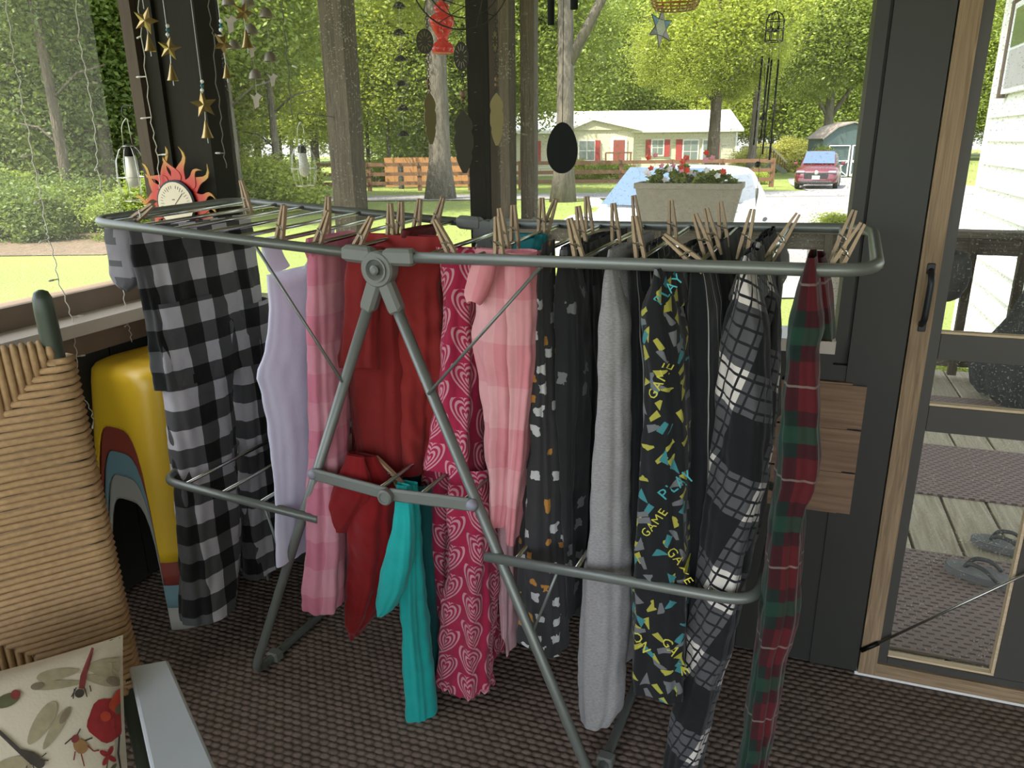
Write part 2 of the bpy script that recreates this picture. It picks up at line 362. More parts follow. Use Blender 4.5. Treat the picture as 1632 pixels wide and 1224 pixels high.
# ------------------------------------------------------------------ screen door
dr = struct(bbox('door_1', 'door_wood', (0.268, YB-0.008, 0.012), (0.306, YB+0.030, 2.03)), 'wood framed screen door onto the deck')
DX1 = 1.22
bbox('stile', 'door_wood', (DX1-0.038, YB-0.008, 0.012), (DX1, YB+0.03, 2.03), dr)
bbox('bottom_rail', 'door_wood_x', (0.306, YB-0.008, 0.012), (DX1-0.038, YB+0.03, 0.046), dr)
bbox('top_rail', 'door_wood_x', (0.306, YB-0.008, 1.99), (DX1-0.038, YB+0.03, 2.03), dr)
bbox('inner_stile', 'door_paint', (0.307, YB-0.002, 0.047), (0.327, YB+0.024, 1.99), dr)
bbox('inner_stile', 'door_paint', (DX1-0.058, YB-0.002, 0.047), (DX1-0.039, YB+0.024, 1.99), dr)
bbox('inner_rail', 'door_paint', (0.328, YB-0.002, 0.047), (DX1-0.06, YB+0.024, 0.064), dr)
bbox('middle_rail', 'door_paint', (0.328, YB-0.002, 0.800), (DX1-0.06, YB+0.024, 0.853), dr)
bbox('middle_rail', 'door_paint', (0.328, YB-0.002, 0.640), (DX1-0.06, YB+0.024, 0.696), dr)
bbox('mullion', 'door_paint', (0.548, YB-0.002, 0.065), (0.606, YB+0.024, 0.639), dr)
for z in (0.064, 0.853, 0.696): bbox('bead', 'daylit_wood', (0.328, YB+0.004, z), (DX1-0.06, YB+0.022, z+0.005), dr)  # pale strips imitate daylight caught on the frame's inner edges
bbox('bead', 'daylit_wood', (0.542, YB+0.004, 0.07), (0.548, YB+0.022, 0.638), dr)
MB().add([(0.31, YB+0.027, 0.04), (DX1-0.04, YB+0.027, 0.04), (DX1-0.04, YB+0.027, 2.0), (0.31, YB+0.027, 2.0)], [(0, 1, 2, 3)]).build('screen', 'insect_screen_door', dr)
hd = MB(); hx = 0.289
hd.tube(rounded([(hx, YB-0.008, 0.984), (hx, YB-0.034, 0.972), (hx-0.001, YB-0.036, 0.93), (hx-0.002, YB-0.034, 0.885), (hx-0.002, YB-0.008, 0.873)], 0.02), 0.0065, 10)
ho = hd.build('handle', M('handle_iron', (0.03, 0.032, 0.036), 0.45, 0.6), dr, True); ho['label'] = 'dark pull handle'
for z in (0.988, 0.869): bbox('handle_plate', 'handle_iron', (hx-0.008, YB-0.011, z-0.011), (hx+0.007, YB-0.0075, z+0.011), ho, 0.002)
a = ony(1372, 1037, YB-0.013); b = ony(1400, 1025, YB-0.013); c = ony(1700, 884, YB-0.013)
MB().tube([b, c], 0.0032, 8).build('brace_rod', 'steel', dr, True)
br = MB().tube([a, b], 0.0055, 8).build('turnbuckle', 'dark_metal', dr, True)
bbox('light_gap', 'white_line', (0.262, YB+0.0, 0.0), (DX1, YB+0.06, 0.009), dr)  # white strip stands in for daylight showing under the door
struct(bbox('wall_door_side', 'wall_paint', (DX1+0.002, YB, 0.0), (2.2, YB+0.10, 2.10)), 'dark wall beyond the screen door')

struct(bbox('roof_deck', 'ceiling_paint', (-3.4, 2.16, 2.32), (3.4, 5.25, 2.42)), 'roof over the deck')
# ------------------------------------------------------------------ deck outside
DZ = -0.03
dk = struct(bbox('deck', 'grey_wood_x', (-3.2, YB+0.102, DZ-0.16), (3.4, 4.72, DZ-0.045)), 'raised wooden deck')
bp = None; i = 0; x = -3.2
while x < 3.38:
    if bp is None:
        bp = bbox('deck_board', 'deck_wood', (x, YB+0.104, DZ-0.044), (x+0.138, 4.74, DZ), dk, 0.004)
    else:
        o = bp.copy(); COL.objects.link(o); o.parent = dk; o.location = bp.location + V3((0.148*i, 0, 0))
    i += 1; x += 0.148
RY = 4.62; RZ = 0.77
x0r = ony(790, 345, RY).x
rl = thing('deck_railing', (x0r, RY, DZ), 'weathered wooden deck railing carrying the long planter', 'railing')
bbox('top_rail', 'grey_wood_x', (x0r, RY-0.07, RZ-0.035), (3.4, RY+0.07, RZ), rl, 0.004)
bbox('upper_rail', 'grey_wood_x', (x0r, RY-0.02, RZ-0.125), (3.4, RY+0.02, RZ-0.036), rl)
bbox('bottom_rail', 'grey_wood_x', (x0r, RY-0.02, DZ+0.06), (3.4, RY+0.02, DZ+0.15), rl)
x = ony(1540, 440, RY).x; xb = [x+i*0.235 for i in range(-14, 8)]
for x in xb:
    if x0r+0.05 < x < 3.3: bbox('baluster', 'grey_wood', (x-0.021, RY-0.058, DZ+0.02), (x+0.021, RY-0.021, RZ-0.036), rl)
def deck_post(xl, y, w, label, Y):
    p = ony(xl, y, Y); o = thing('deck_post', (p.x+w/2, Y+w/2, DZ), label, 'post')
    bbox('post_body', 'grey_wood', (p.x, Y, DZ), (p.x+w, Y+w, 2.32), o, 0.006); return o
d1 = deck_post(506, 10, 0.115, 'thick weathered porch post with a lantern hook near the corner', 3.1)
d2 = deck_post(779, 10, 0.125, 'weathered roof post seen right behind the dark stud post', RY+0.08)
d3 = deck_post(828, 10, 0.090, 'slim weathered roof post standing behind the deck railing', RY+0.18)
bbox('post_foot', 'grey_wood', (d3.location.x-0.055, RY+0.17, gz(5)), (d3.location.x+0.055, RY+0.28, DZ), d3)
def mat_box(x0, x1, y0, y1, label):
    return tag(bbox('door_mat', 'door_mat', (x0, y0, DZ), (x1, y1, DZ+0.008), None, 0.003), label, 'mat')
mat_box(0.30, 1.15, 1.90, 2.47, 'brown perforated mat with the flip flops on it')
mat_box(0.45, 1.75, 2.93, 3.47, 'brown perforated mat lying across the middle of the deck')
mat_box(0.72, 2.0, 3.80, 4.20, 'brown perforated mat under the draped black cover')
# flip flops
def flipflop(c, ang, label):
    t = thing('flip_flop', c, label, 'sandal', 'grey flip flops on the deck mat')
    out = []
    for k in range(28):
        a = 2*pi*k/28; xx = cos(a)*0.115; yy = sin(a)*(0.040+0.010*cos(a)); out.append((xx, yy))
    d = V3((cos(ang), sin(ang), 0)); s = V3((-sin(ang), cos(ang), 0)); c = V3(c)
    MB().prism(out, c+V3((0, 0, 0.011)), d, s, 0.02).build('sole', M('flop_sole', (0.13, 0.135, 0.13), 0.75, bmp=0.4, bscale=200), t)
    MB().prism([(q[0]*.96, q[1]*.94) for q in out], c+V3((0, 0, 0.0225)), d, s, 0.003).build('footbed', M('flop_bed', (0.20, 0.205, 0.20), 0.8, bmp=0.4, bscale=150), t)
    for sg in (-1, 1):
        path = [c+d*0.06+V3((0, 0, 0.024)), c+d*0.045+s*sg*0.02+V3((0, 0, 0.05)), c+d*0.0+s*sg*0.036+V3((0, 0, 0.048)), c-d*0.03+s*sg*0.038+V3((0, 0, 0.024))]
        MB().tube(rounded(path, 0.02), 0.0065, 8).build('strap', M('flop_strap', (0.05, 0.052, 0.05), 0.6), t, True)
p = onz(1572, 925, DZ+0.008); flipflop((p.x, p.y, DZ+0.008), 2.75, 'grey flip flop lying nearer the door sill')
p = onz(1612, 878, DZ+0.008); flipflop((p.x, p.y, DZ+0.008), 2.9, 'grey flip flop lying behind its mate')
# draped black cover on the deck
def cover():
    P = onz(1640, 632, DZ+0.01); t = thing('draped_cover', (P.x+0.10, P.y-0.04, DZ+0.008), 'black patterned fabric cover draped over a tall shape on the deck', 'cover')
    cx, cy = t.location.x, t.location.y; mb = MB(); vs = []; fs = []; prof = [(0.0, .30), (.05, .345), (.15, .365), (.25, .33), (.4, .25), (.6, .19), (.8, .15), (1.0, .11), (1.15, .055), (1.2, .008)]
    S = 60
    for i, (z, r) in enumerate(prof):
        for k in range(S):
            a = 2*pi*k/S; q = r*(1+0.07*sin(7*a+z*3)+0.05*sin(13*a+2*z)*(1-z/1.3)); vs.append((cx+q*cos(a), cy+q*sin(a), DZ+0.01+z))
    for i in range(len(prof)-1):
        for k in range(S): j = (k+1) % S; fs.append((i*S+k, i*S+j, (i+1)*S+j, (i+1)*S+k))
    mb.add(vs, fs).build('cover_cloth', M('cover_cloth', (0.022, 0.023, 0.026), 0.85, vary=0.8, vscale=22, bmp=0.5, bscale=30, bdist=0.01), t, True)
    MB().tube([(cx, cy, DZ+0.01), (cx, cy, DZ+1.19)], 0.02, 8).build('pole', 'dark_metal', t)
cover()
# round pots hung on the railing
for px, lab in ((1222, 'dark round pot hung on the railing behind the plaid trousers'), (1508, 'dark round pot hung on the railing seen through the door')):
    p = ony(px, 420, RY-0.195); t = thing('rail_pot', (p.x, p.y, RZ-0.34), lab, 'pot')
    MB().lathe([(.05, 0), (.085, .02), (.112, .08), (.12, .15), (.112, .21), (.09, .245), (.095, .25), (.105, .22), (.11, .15), (.08, .05)], t.location, seg=24).build('pot_body', M('pot_dark', (0.03, 0.029, 0.027), 0.7, bmp=0.3), t, True)
    MB().tube([(p.x, p.y+0.1, RZ-0.13), (p.x, p.y+0.12, RZ+0.007), (p.x, p.y+0.24, RZ+0.007)], 0.006, 6).build('hook', 'dark_metal', t)
# own house beyond the deck: white lap siding
def own_house():
    YC = 8.4; P = ony(1573, 200, YC); X0 = P.x; t = thing('house_wing', (X0+0.5, 6.8, gz(8)), 'white sided house wall with a window beyond the deck', 'house')
    M('white_siding', (0.80, 0.79, 0.75), 0.6, vary=0.03); M('soffit', (0.78, 0.75, 0.68), 0.7, vary=0.05)
    bbox('wall_core', 'white_siding', (X0+0.03, 5.2, gz(8)), (X0+1.6, YC-0.02, 2.6), t)
    z = gz(8)
    while z < 2.55:
        R = 0.2; c = MB().add([(X0, 5.2, z), (X0, YC, z), (X0+0.028, YC, z+R), (X0+0.028, 5.2, z+R), (X0+0.03, 5.2, z), (X0+0.03, YC, z)], [(0, 1, 2, 3), (0, 4, 5, 1)]); c.build('siding_course', 'white_siding', t); z += R
    bbox('corner_board', 'white_siding', (X0-0.012, YC-0.08, gz(8)), (X0+0.05, YC+0.01, 2.6), t)
    # window whose near part shows at the frame edge
    q = onx(1612, 90, X0); y1 = q.y; zt = onx(1632, 12, X0).z+.05; zb = onx(1612, 148, X0).z
    w = MB().box((X0-0.01, y1-0.55, (zt+zb)/2), (0.05, 1.1, zt-zb)).build('window', M('win_frame', (0.70, 0.70, 0.70), 0.5), t)
    MB().box((X0-0.035, y1-0.55, zt-(zt-zb)*.28), (0.012, 0.92, (zt-zb)*.42)).build('pane', M('win_glass', (0.10, 0.14, 0.09), 0.08, spec=0.8), w)
    MB().box((X0-0.035, y1-0.55, zb+(zt-zb)*.27), (0.012, 0.92, (zt-zb)*.42)).build('pane', M('win_blind', (0.42, 0.40, 0.40), 0.4), w)
    MB().box((X0-0.02, y1+0.04, (zt+zb)/2), (0.05, 0.08, zt-zb+.06)).build('shutter_strip', M('bronze', (0.12, 0.08, 0.06), 0.5), w)
    e = MB().box((X0-0.1, 6.8, 2.66), (0.75, 3.5, 0.1)).build('eave', 'soffit', t)
    MB().box((X0+0.6, 6.8, 2.85), (2.2, 3.7, 0.28)).build('roof', M('roof_dark', (0.10, 0.09, 0.085), 0.9), t)
    MB().tube([(X0-0.25, YC+0.05, 2.58), (X0-0.6, YC+0.05, 2.58)], 0.03, 6).build('gutter', 'bronze', t)
own_house()
# ------------------------------------------------------------------ landscape
def _lawn():
    m, nt, b = newmat('lawn'); t = tex(nt, 'Noise', scale=0.35, Detail=6.0); t2 = tex(nt, 'Noise', scale=25.0, Detail=6.0)
    c = mixc(nt, t.outputs[0], (0.10, 0.15, 0.025), (0.23, 0.27, 0.055)); c = mixc(nt, 0.6, c, mixc(nt, t2.outputs[0], (0.2, 0.2, 0.2), (0.8, 0.8, 0.8)), 'OVERLAY')
    nt.links.new(c, b.inputs['Base Color']); b.inputs['Roughness'].default_value = 0.95; bump(nt, b, t2.outputs[0], 0.8, 0.05); MATS['lawn'] = m
_lawn()
M('gravel', (0.22, 0.213, 0.205), 0.95, vary=0.25, vscale=1.5, bmp=0.6, bscale=30, bdist=0.03)
M('litter', (0.12, 0.085, 0.052), 0.95, vary=0.5, vscale=6, bmp=0.8, bscale=14, bdist=0.05)
def fdir(D, s=0.0):                  # ground point at forward distance D, s metres to the right
    f = V3((-sin(YAW), cos(YAW), 0)); r = V3((cos(YAW), sin(YAW), 0)); p = f*D+r*s; return V3((p.x, p.y, gz(D*cos(PITCH)+1.24*sin(PITCH)-0.1)))
def ground_strip(name, mat, Ds, widths, dz, label):
    mb = MB(); n = len(Ds)
    for D, (a, b_) in zip(Ds, widths): mb.v += [tuple(fdir(D, a)+V3((0, 0, dz))), tuple(fdir(D, b_)+V3((0, 0, dz)))]
    mb.f = [(2*i, 2*i+1, 2*i+3, 2*i+2) for i in range(n-1)]; o = mb.build(name, mat); return struct(o, label)
ground_strip('lawn', 'lawn', [-14, -6, 0, 5, 10, 15, 20, 30, 40, 60, 90, 150], [(-80, 80)]*10+[(-110, 110)]*2, 0, 'lawn around the porch')
ground_strip('road', 'gravel', [29.5, 31, 34], [(-60, 60)]*3, 0.03, 'pale road between lawn and fence')
ground_strip('driveway', 'gravel', [9, 14, 20, 29.5], [(1.2, 9), (3.5, 13), (6.5, 18), (9, 22)], 0.02, 'pale gravel driveway')
ground_strip('far_driveway', 'gravel', [34, 37, 42, 48], [(13.0, 23), (13.6, 22), (15, 22), (17, 23)], 0.035, 'gravel drive in front of the shed')
ground_strip('woods_floor', 'litter', [13.5, 16, 22, 28], [(-40, -7.2), (-40, -6.8), (-40, -8.5), (-40, -12)], 0.015, 'brown leaf litter at the edge of the woods')

# ---- foliage
def leafmat(name, c1, c2, tr):
    m, nt, b = newmat(name); t = tex(nt, 'Noise', scale=1.3, Detail=3.0); t2 = tex(nt, 'Noise', scale=9.0)
    c = mixc(nt, t.outputs[0], c1, c2); c = mixc(nt, 0.4, c, mixc(nt, t2.outputs[0], (0.25, 0.25, 0.25), (0.75, 0.75, 0.75)), 'OVERLAY')
    nt.links.new(c, b.inputs['Base Color']); b.inputs['Roughness'].default_value = 0.55
    tc = mixc(nt, 0.5, c, tr); translucent(nt, b, tc, 0.45); MATS[name] = m
leafmat('leaf_lime', (0.20, 0.27, 0.03), (0.40, 0.46, 0.07), (0.52, 0.55, 0.06))
leafmat('leaf_green', (0.11, 0.17, 0.025), (0.25, 0.32, 0.05), (0.38, 0.45, 0.06))
leafmat('leaf_dark', (0.07, 0.12, 0.025), (0.17, 0.23, 0.05), (0.27, 0.34, 0.06))
leafmat('leaf_yellow', (0.36, 0.38, 0.07), (0.50, 0.50, 0.12), (0.55, 0.50, 0.10))
M('bark', (0.085, 0.066, 0.046), 0.95, vary=0.9, vscale=5, stretch=(1.6, 1.6, .28), bmp=1.0, bscale=10, bdist=0.06)
M('bark_pale', (0.115, 0.10, 0.076), 0.95, vary=0.95, vscale=5, stretch=(1.6, 1.6, .28), bmp=1.0, bscale=10, bdist=0.06)
def crown_mesh(name, mat, ncl, per, rad, leaf, seed, fill=0.35, droop=0.3, csize=0.32):
    """leaf clusters spread through an ellipsoid of radii rad centred on the origin"""
    r = np.random.default_rng(seed); rad = np.array(rad)
    d = r.normal(size=(ncl, 3)); d /= np.linalg.norm(d, axis=1)[:, None]; q = r.uniform(fill, 1, (ncl, 1))**0.6
    cc = d*q*rad; N = ncl*per
    off = r.normal(size=(ncl, per, 3))*np.array([1, 1, .45])*csize*rad.mean()*r.uniform(.55, 1.1, (ncl, 1, 1))
    c = (cc[:, None, :]+off).reshape(N, 3)
    a = r.normal(size=(N, 3)); a[:, 2] *= .5; a /= np.linalg.norm(a, axis=1)[:, None]
    b = r.normal(size=(N, 3)); b -= a*(a*b).sum(1)[:, None]; b /= np.linalg.norm(b, axis=1)[:, None]
    s = leaf*r.uniform(.6, 1.35, (N, 1)); a *= s; b *= s*.55
    v = np.stack([c-a, c+b*.9, c+a, c-b*.9], 1).reshape(-1, 3)
    me = bpy.data.meshes.new(name); me.vertices.add(4*N); me.vertices.foreach_set('co', v.ravel().astype(np.float32))
    me.loops.add(4*N); me.loops.foreach_set('vertex_index', np.arange(4*N, dtype=np.int32)); me.polygons.add(N)
    me.polygons.foreach_set('loop_start', np.arange(0, 4*N, 4, dtype=np.int32)); me.update(); me.validate(); me.materials.append(MATS[mat]); return me
CR = {'lime': [crown_mesh('crown', 'leaf_lime', 130, 190, (3.0, 3.0, 2.8), .10, 1), crown_mesh('crown', 'leaf_lime', 120, 200, (3.4, 3.4, 3.2), .10, 2)],
      'green': [crown_mesh('crown', 'leaf_green', 130, 190, (3.0, 3.0, 3.2), .10, 3), crown_mesh('crown', 'leaf_green', 120, 200, (3.3, 3.3, 3.6), .10, 4)],
      'dark': [crown_mesh('crown', 'leaf_dark', 130, 190, (2.6, 2.6, 3.6), .085, 5)],
      'bush': [crown_mesh('foliage', 'leaf_green', 70, 130, (0.8, 0.8, 0.8), .045, 6), crown_mesh('foliage', 'leaf_lime', 70, 130, (0.8, 0.8, 0.7), .045, 7), crown_mesh('foliage', 'leaf_yellow', 70, 130, (0.8, 0.8, 0.7), .05, 8), crown_mesh('foliage', 'leaf_dark', 70, 130, (0.8, 0.8, 0.8), .05, 9)]}
def trunk(mb, base, h, r, lean=(0, 0), flare=1.5, forks=()):
    n = 9; path = []; rr = []
    for i in range(n):
        t = i/(n-1); path.append(V3(base)+V3((lean[0]*t+0.05*sin(5*t)*h*.1, lean[1]*t, h*t))); rr.append(r*(1-.45*t)+r*(flare-1)*math.exp(-t*h/.35)*1.0)
    mb.tube(path, rr, 14)
    for t, d, L, q in forks:
        i = int(t*(n-1)); a = path[i]; b = a+V3(d).normalized()*L; mb.tube([a, (a+b)/2+V3((0, 0, .12*L)), b], [rr[i]*q, rr[i]*q*.75, rr[i]*q*.4], 10)
    return path
def tree(name, p, h, r, kind, label, group=None, crown_z=None, sc=1.0, bark='bark', lean=(0, 0), forks=(), vz=1.0, cat='tree'):
    t = thing(name, p, label, cat, group); mb = MB(); trunk(mb, V3(p)-V3((0, 0, .1)), h, r, lean, 1.5, forks); mb.build('trunk', bark, t, True)
    cs = CR[kind]; spots = crown_z if isinstance(crown_z, list) else [(0, 0, crown_z if crown_z is not None else h, sc)]
    for i, (dx, dy, z, s) in enumerate(spots):
        o = bpy.data.objects.new('crown', cs[(i+int(p[0]*7)) % len(cs)]); COL.objects.link(o); o.parent = t; o.location = (dx+lean[0], dy+lean[1], z); o.scale = (s, s, s*vz); o.rotation_euler = (0, 0, random.uniform(0, 6.28))
    return t
G = 'forest trees behind the lawn and houses'
# named foreground trees (pixel of trunk base, then size)
p = gnd(702, 318); tree('oak_tree', p, 13, .45, 'lime', 'big oak with a flared grey trunk on the lawn behind the metal feathers', None, [(-1.5, 2, 10.0, 1.1), (2.0, 0, 11, 1.0)], bark='bark_pale', forks=[(.62, (1, .2, .9), 4, .5), (.7, (-1, 0, .8), 4, .45)])
p = gnd(897, 322); tree('oak_tree', p, 12, .34, 'lime', 'pale forked tree trunk behind the black wind chime sail', None, [(1.0, 3, 10.0, .9), (-1.6, 1, 10.5, .9)], bark='bark_pale', forks=[(.42, (1, .1, 1.4), 5, .7)])
p = gnd(1132, 287); tree('maple_tree', p, 12, .38, 'lime', 'leafy tree standing in front of the far house', None, [(0, 0, 9.2, 1.15), (-3.0, 1, 7.4, .62), (2.0, 0, 7.0, .55), (-1.2, -1.4, 6.2, .5), (.8, .5, 5.6, .4)], forks=[(.4, (-1, 0, .5), 3, .4), (.5, (1, 0, .5), 2.6, .4)])
p = atd(1198, 240, 48); p.z = gz(48); tree('slim_tree', p, 13, .27, 'lime', 'slim pale tree beside the far house gable', None, [(0, 0, 10.8, .9), (-1, 1, 8.2, .5)], bark='bark_pale')
p = atd(1316, 225, 55); p.z = gz(55); tree('maple_tree', p, 10, .38, 'green', 'broad leafy tree with pale forked trunk behind the shed', None, [(0, -1, 9.6, 1.2), (-3.4, 0, 7.6, .7), (3, 0, 7.6, .75), (1, -1, 11.5, 1.0), (-1.2, -1.5, 6.2, .45)], bark='bark_pale', forks=[(.45, (.8, 0, 1), 4, .6), (.4, (-.8, 0, 1), 4, .5)])
# forest: rows of trees and understorey
def forest(x0, x1, n, D0, D1, kinds, hs, label, cz=(.30, .55), sc=(.8, 1.25), r=(.12, .25), names='forest_tree'):
    for i in range(n):
        px = x0+(x1-x0)*(i+random.uniform(.1, .9))/n; D = random.uniform(D0, D1); q = atd(px, 240, D); q.z = gz(D); h = random.uniform(*hs); s = random.uniform(*sc)
        k = kinds[i % len(kinds)]
        lab = {'dark': 'dark green ', 'green': 'mid green ', 'lime': 'yellow green '}[k]+label
        tree(names, q, h, random.uniform(*r), k, lab, G, [(0, 0, h*random.uniform(*cz)+.8, s), (random.uniform(-1, 1), 0, h*.82, s*.95)], bark=random.choice(('bark', 'bark_pale')))
forest(-160, 230, 9, 19, 26, ['dark', 'green'], (7, 9), 'leafy tree at the edge of the left woods', cz=(.28, .5), sc=(.75, .95))
forest(-200, 420, 10, 29, 36, ['green', 'lime'], (9, 12), 'tree deeper in the left woods')
forest(330, 840, 11, 40, 56, ['lime', 'green', 'lime'], (10, 13), 'tree beyond the brown fence')
forest(800, 1660, 15, 66, 84, ['lime', 'green'], (13, 16), 'tall tree behind the far house', cz=(.35, .5), sc=(1.2, 1.6))
forest(-250, 1750, 22, 88, 110, ['green', 'dark', 'lime'], (16, 20), 'distant tree in the background woods', cz=(.3, .5), sc=(1.7, 2.3))
for px, D, lab in ((96, 17.5, 'slender dark trunked tree at the woods edge between two fairy light strands'), (166, 20, 'slender dark trunked tree at the woods edge left of the wire lantern'), (372, 21, 'slender pale trunked tree seen through the bird chime'), (438, 24, 'slender pale trunked tree left of the hanging lantern')):
    q = atd(px, 240, D); q.z = gz(D); tree('slim_tree', q, 8, .13, 'dark' if px < 300 else 'green', lab, None, [(0, 0, 6.8, .8)], bark='bark' if px < 300 else 'bark_pale', forks=[(.45, (1, .2, .5), 1.6, .35), (.35, (-1, .1, .4), 1.4, .3)])
def bush(px, py, D, s, k, label, group=None, vz=1.0, base=None):
    q = atd(px, py, D); q.z = gz(D) if base is None else base
    t = thing('shrub', q, label, 'shrub', group); o = bpy.data.objects.new('foliage', CR['bush'][k]); COL.objects.link(o); o.parent = t; o.location = (0, 0, .55*s*vz); o.scale = (s, s, s*vz); o.rotation_euler = (0, 0, random.uniform(0, 6))
    m = MB(); 
    for i in range(4): a = i*1.6; m.tube([q, q+V3((.3*s*cos(a), .3*s*sin(a), .55*s*vz))], [.02*s, .01*s], 6)
    m.build('stem', 'bark', t); return t
U = 'shrubs along the left woods'
for i in range(13): bush(-60+i*27+random.uniform(-8, 8), 330, random.uniform(15.5, 19), random.uniform(.7, 1.15), 3 if i % 3 else 0, 'dark leafy shrub growing at the edge of the left woods' if i % 3 else 'brighter green shrub among the dark ones at the edge of the left woods', U)
for i in range(7): bush(330+i*24, 300, random.uniform(22, 27), random.uniform(.9, 1.5), (0, 1)[i % 2], 'leafy green shrub between woods and road', 'shrubs between woods and road')
for i, px in enumerate((600, 660, 730, 760)): bush(px, 270, 43.5, 1.3, (1, 0)[i % 2], 'green shrub behind the brown fence', 'shrubs behind the fence')
for i, px in enumerate((925, 960, 985)): bush(px, 280, 47.5, .95, (2, 1, 1)[i], ('yellow flowering shrub under the far house window', 'green shrub right of the yellow one before the far house', 'green shrub by the far house porch steps')[i])
for i, px in enumerate((1050, 1085, 1180, 1205)): bush(px, 285, 40.5, .7, 1, 'low green shrub by the fence before the far house', 'low shrubs by the fence')
for i in range(9): bush(1195+i*21, 240, random.uniform(50, 58), random.uniform(1.2, 1.7), 2, 'tall yellow green meadow clump behind the red car', 'meadow clumps behind the car', 1.1)
p = atd(1312, 230, 49); bush(1312, 235, 46.5, .75, 0, 'small dark conifer beside the shed', None, 1.9)
bush(1352, 350, 11.5, .42, 1, 'small bright shrub at the drive edge beside the wall strip', None, 1.3)
bush(1500, 575, 5.5, .4, 1, 'bright green plant at the deck edge below the railing', None, .6)
# yellow barrel, gas bottle and black post by the road
p = gnd(497, 318); t = thing('yellow_barrel', p, 'yellow barrel standing by the road beside the thick post', 'barrel')
MB().lathe([(.26, 0), (.28, .04), (.28, .5), (.29, .52), (.29, .56), (.27, .58), (.27, 1.0), (.2, 1.03)], p, seg=18).build('body', M('yellow_plastic', (.62, .43, .03), .5), t, True)
MB().lathe([(.21, 1.03), (.21, 1.07), (.08, 1.09)], p, seg=18).build('lid', M('green_plastic', (.10, .25, .16), .5), t, True)
p = gnd(640, 302); t = thing('marker_post', p, 'short black post at the road side behind the dark cups', 'post')
MB().box(p+V3((0, 0, .62)), (.22, .22, 1.24), None, .02).build('post_body', M('black_post', (.03, .03, .025), .8, vary=.5, vscale=20), t); MB().box(p+V3((0, 0, 1.27)), (.16, .16, .06), None, .02).build('cap', 'white_line', t)
# orange panel leaning behind the fence
p = atd(690, 280, 40.5); t = thing('board_screen', V3((p.x, p.y, gz(40))), 'orange plank screen behind the fence under the oak', 'screen')
for i in range(9):
    q = V3((p.x, p.y, 0))+V3((cos(YAW), sin(YAW), 0))*(-2.3+i*.51); MB().box((q.x, q.y, gz(40)+.85), (.5, .05, 1.5), Matrix.Rotation(YAW, 3, 'Z')).build('plank', M('orange_wood', (.36, .17, .06), .7), t)
# ---- fence along the road
M('fence_wood', (0.15, 0.075, 0.036), 0.8, vary=.3, vscale=6)
fr = V3((cos(YAW), sin(YAW), 0)); ff = V3((-sin(YAW), cos(YAW), 0))
FD = 39.0; s0 = (300-816)/FPX*FD*1.02; s1 = (1212-816)/FPX*FD*1.02; zb = fdir(FD).z
t = thing('rail_fence', fdir(FD, (s0+s1)/2), 'long brown three rail fence along the road', 'fence'); n = 12
for i in range(n+1):
    s = s0+(s1-s0)*i/n; q = ff*FD+fr*s; MB().box((q.x, q.y, zb+.68), (.2, .14, 1.4), Matrix.Rotation(YAW, 3, 'Z')).build('fence_post', 'fence_wood', t)
    if i < n:
        for zr in (.38, .82, 1.27): a = ff*(FD-.09)+fr*s; b = ff*(FD-.09)+fr*(s+(s1-s0)/n-.03); MB().beam((a.x, a.y, zb+zr), (b.x, b.y, zb+zr), .04, .17).build('fence_rail', 'fence_wood', t)
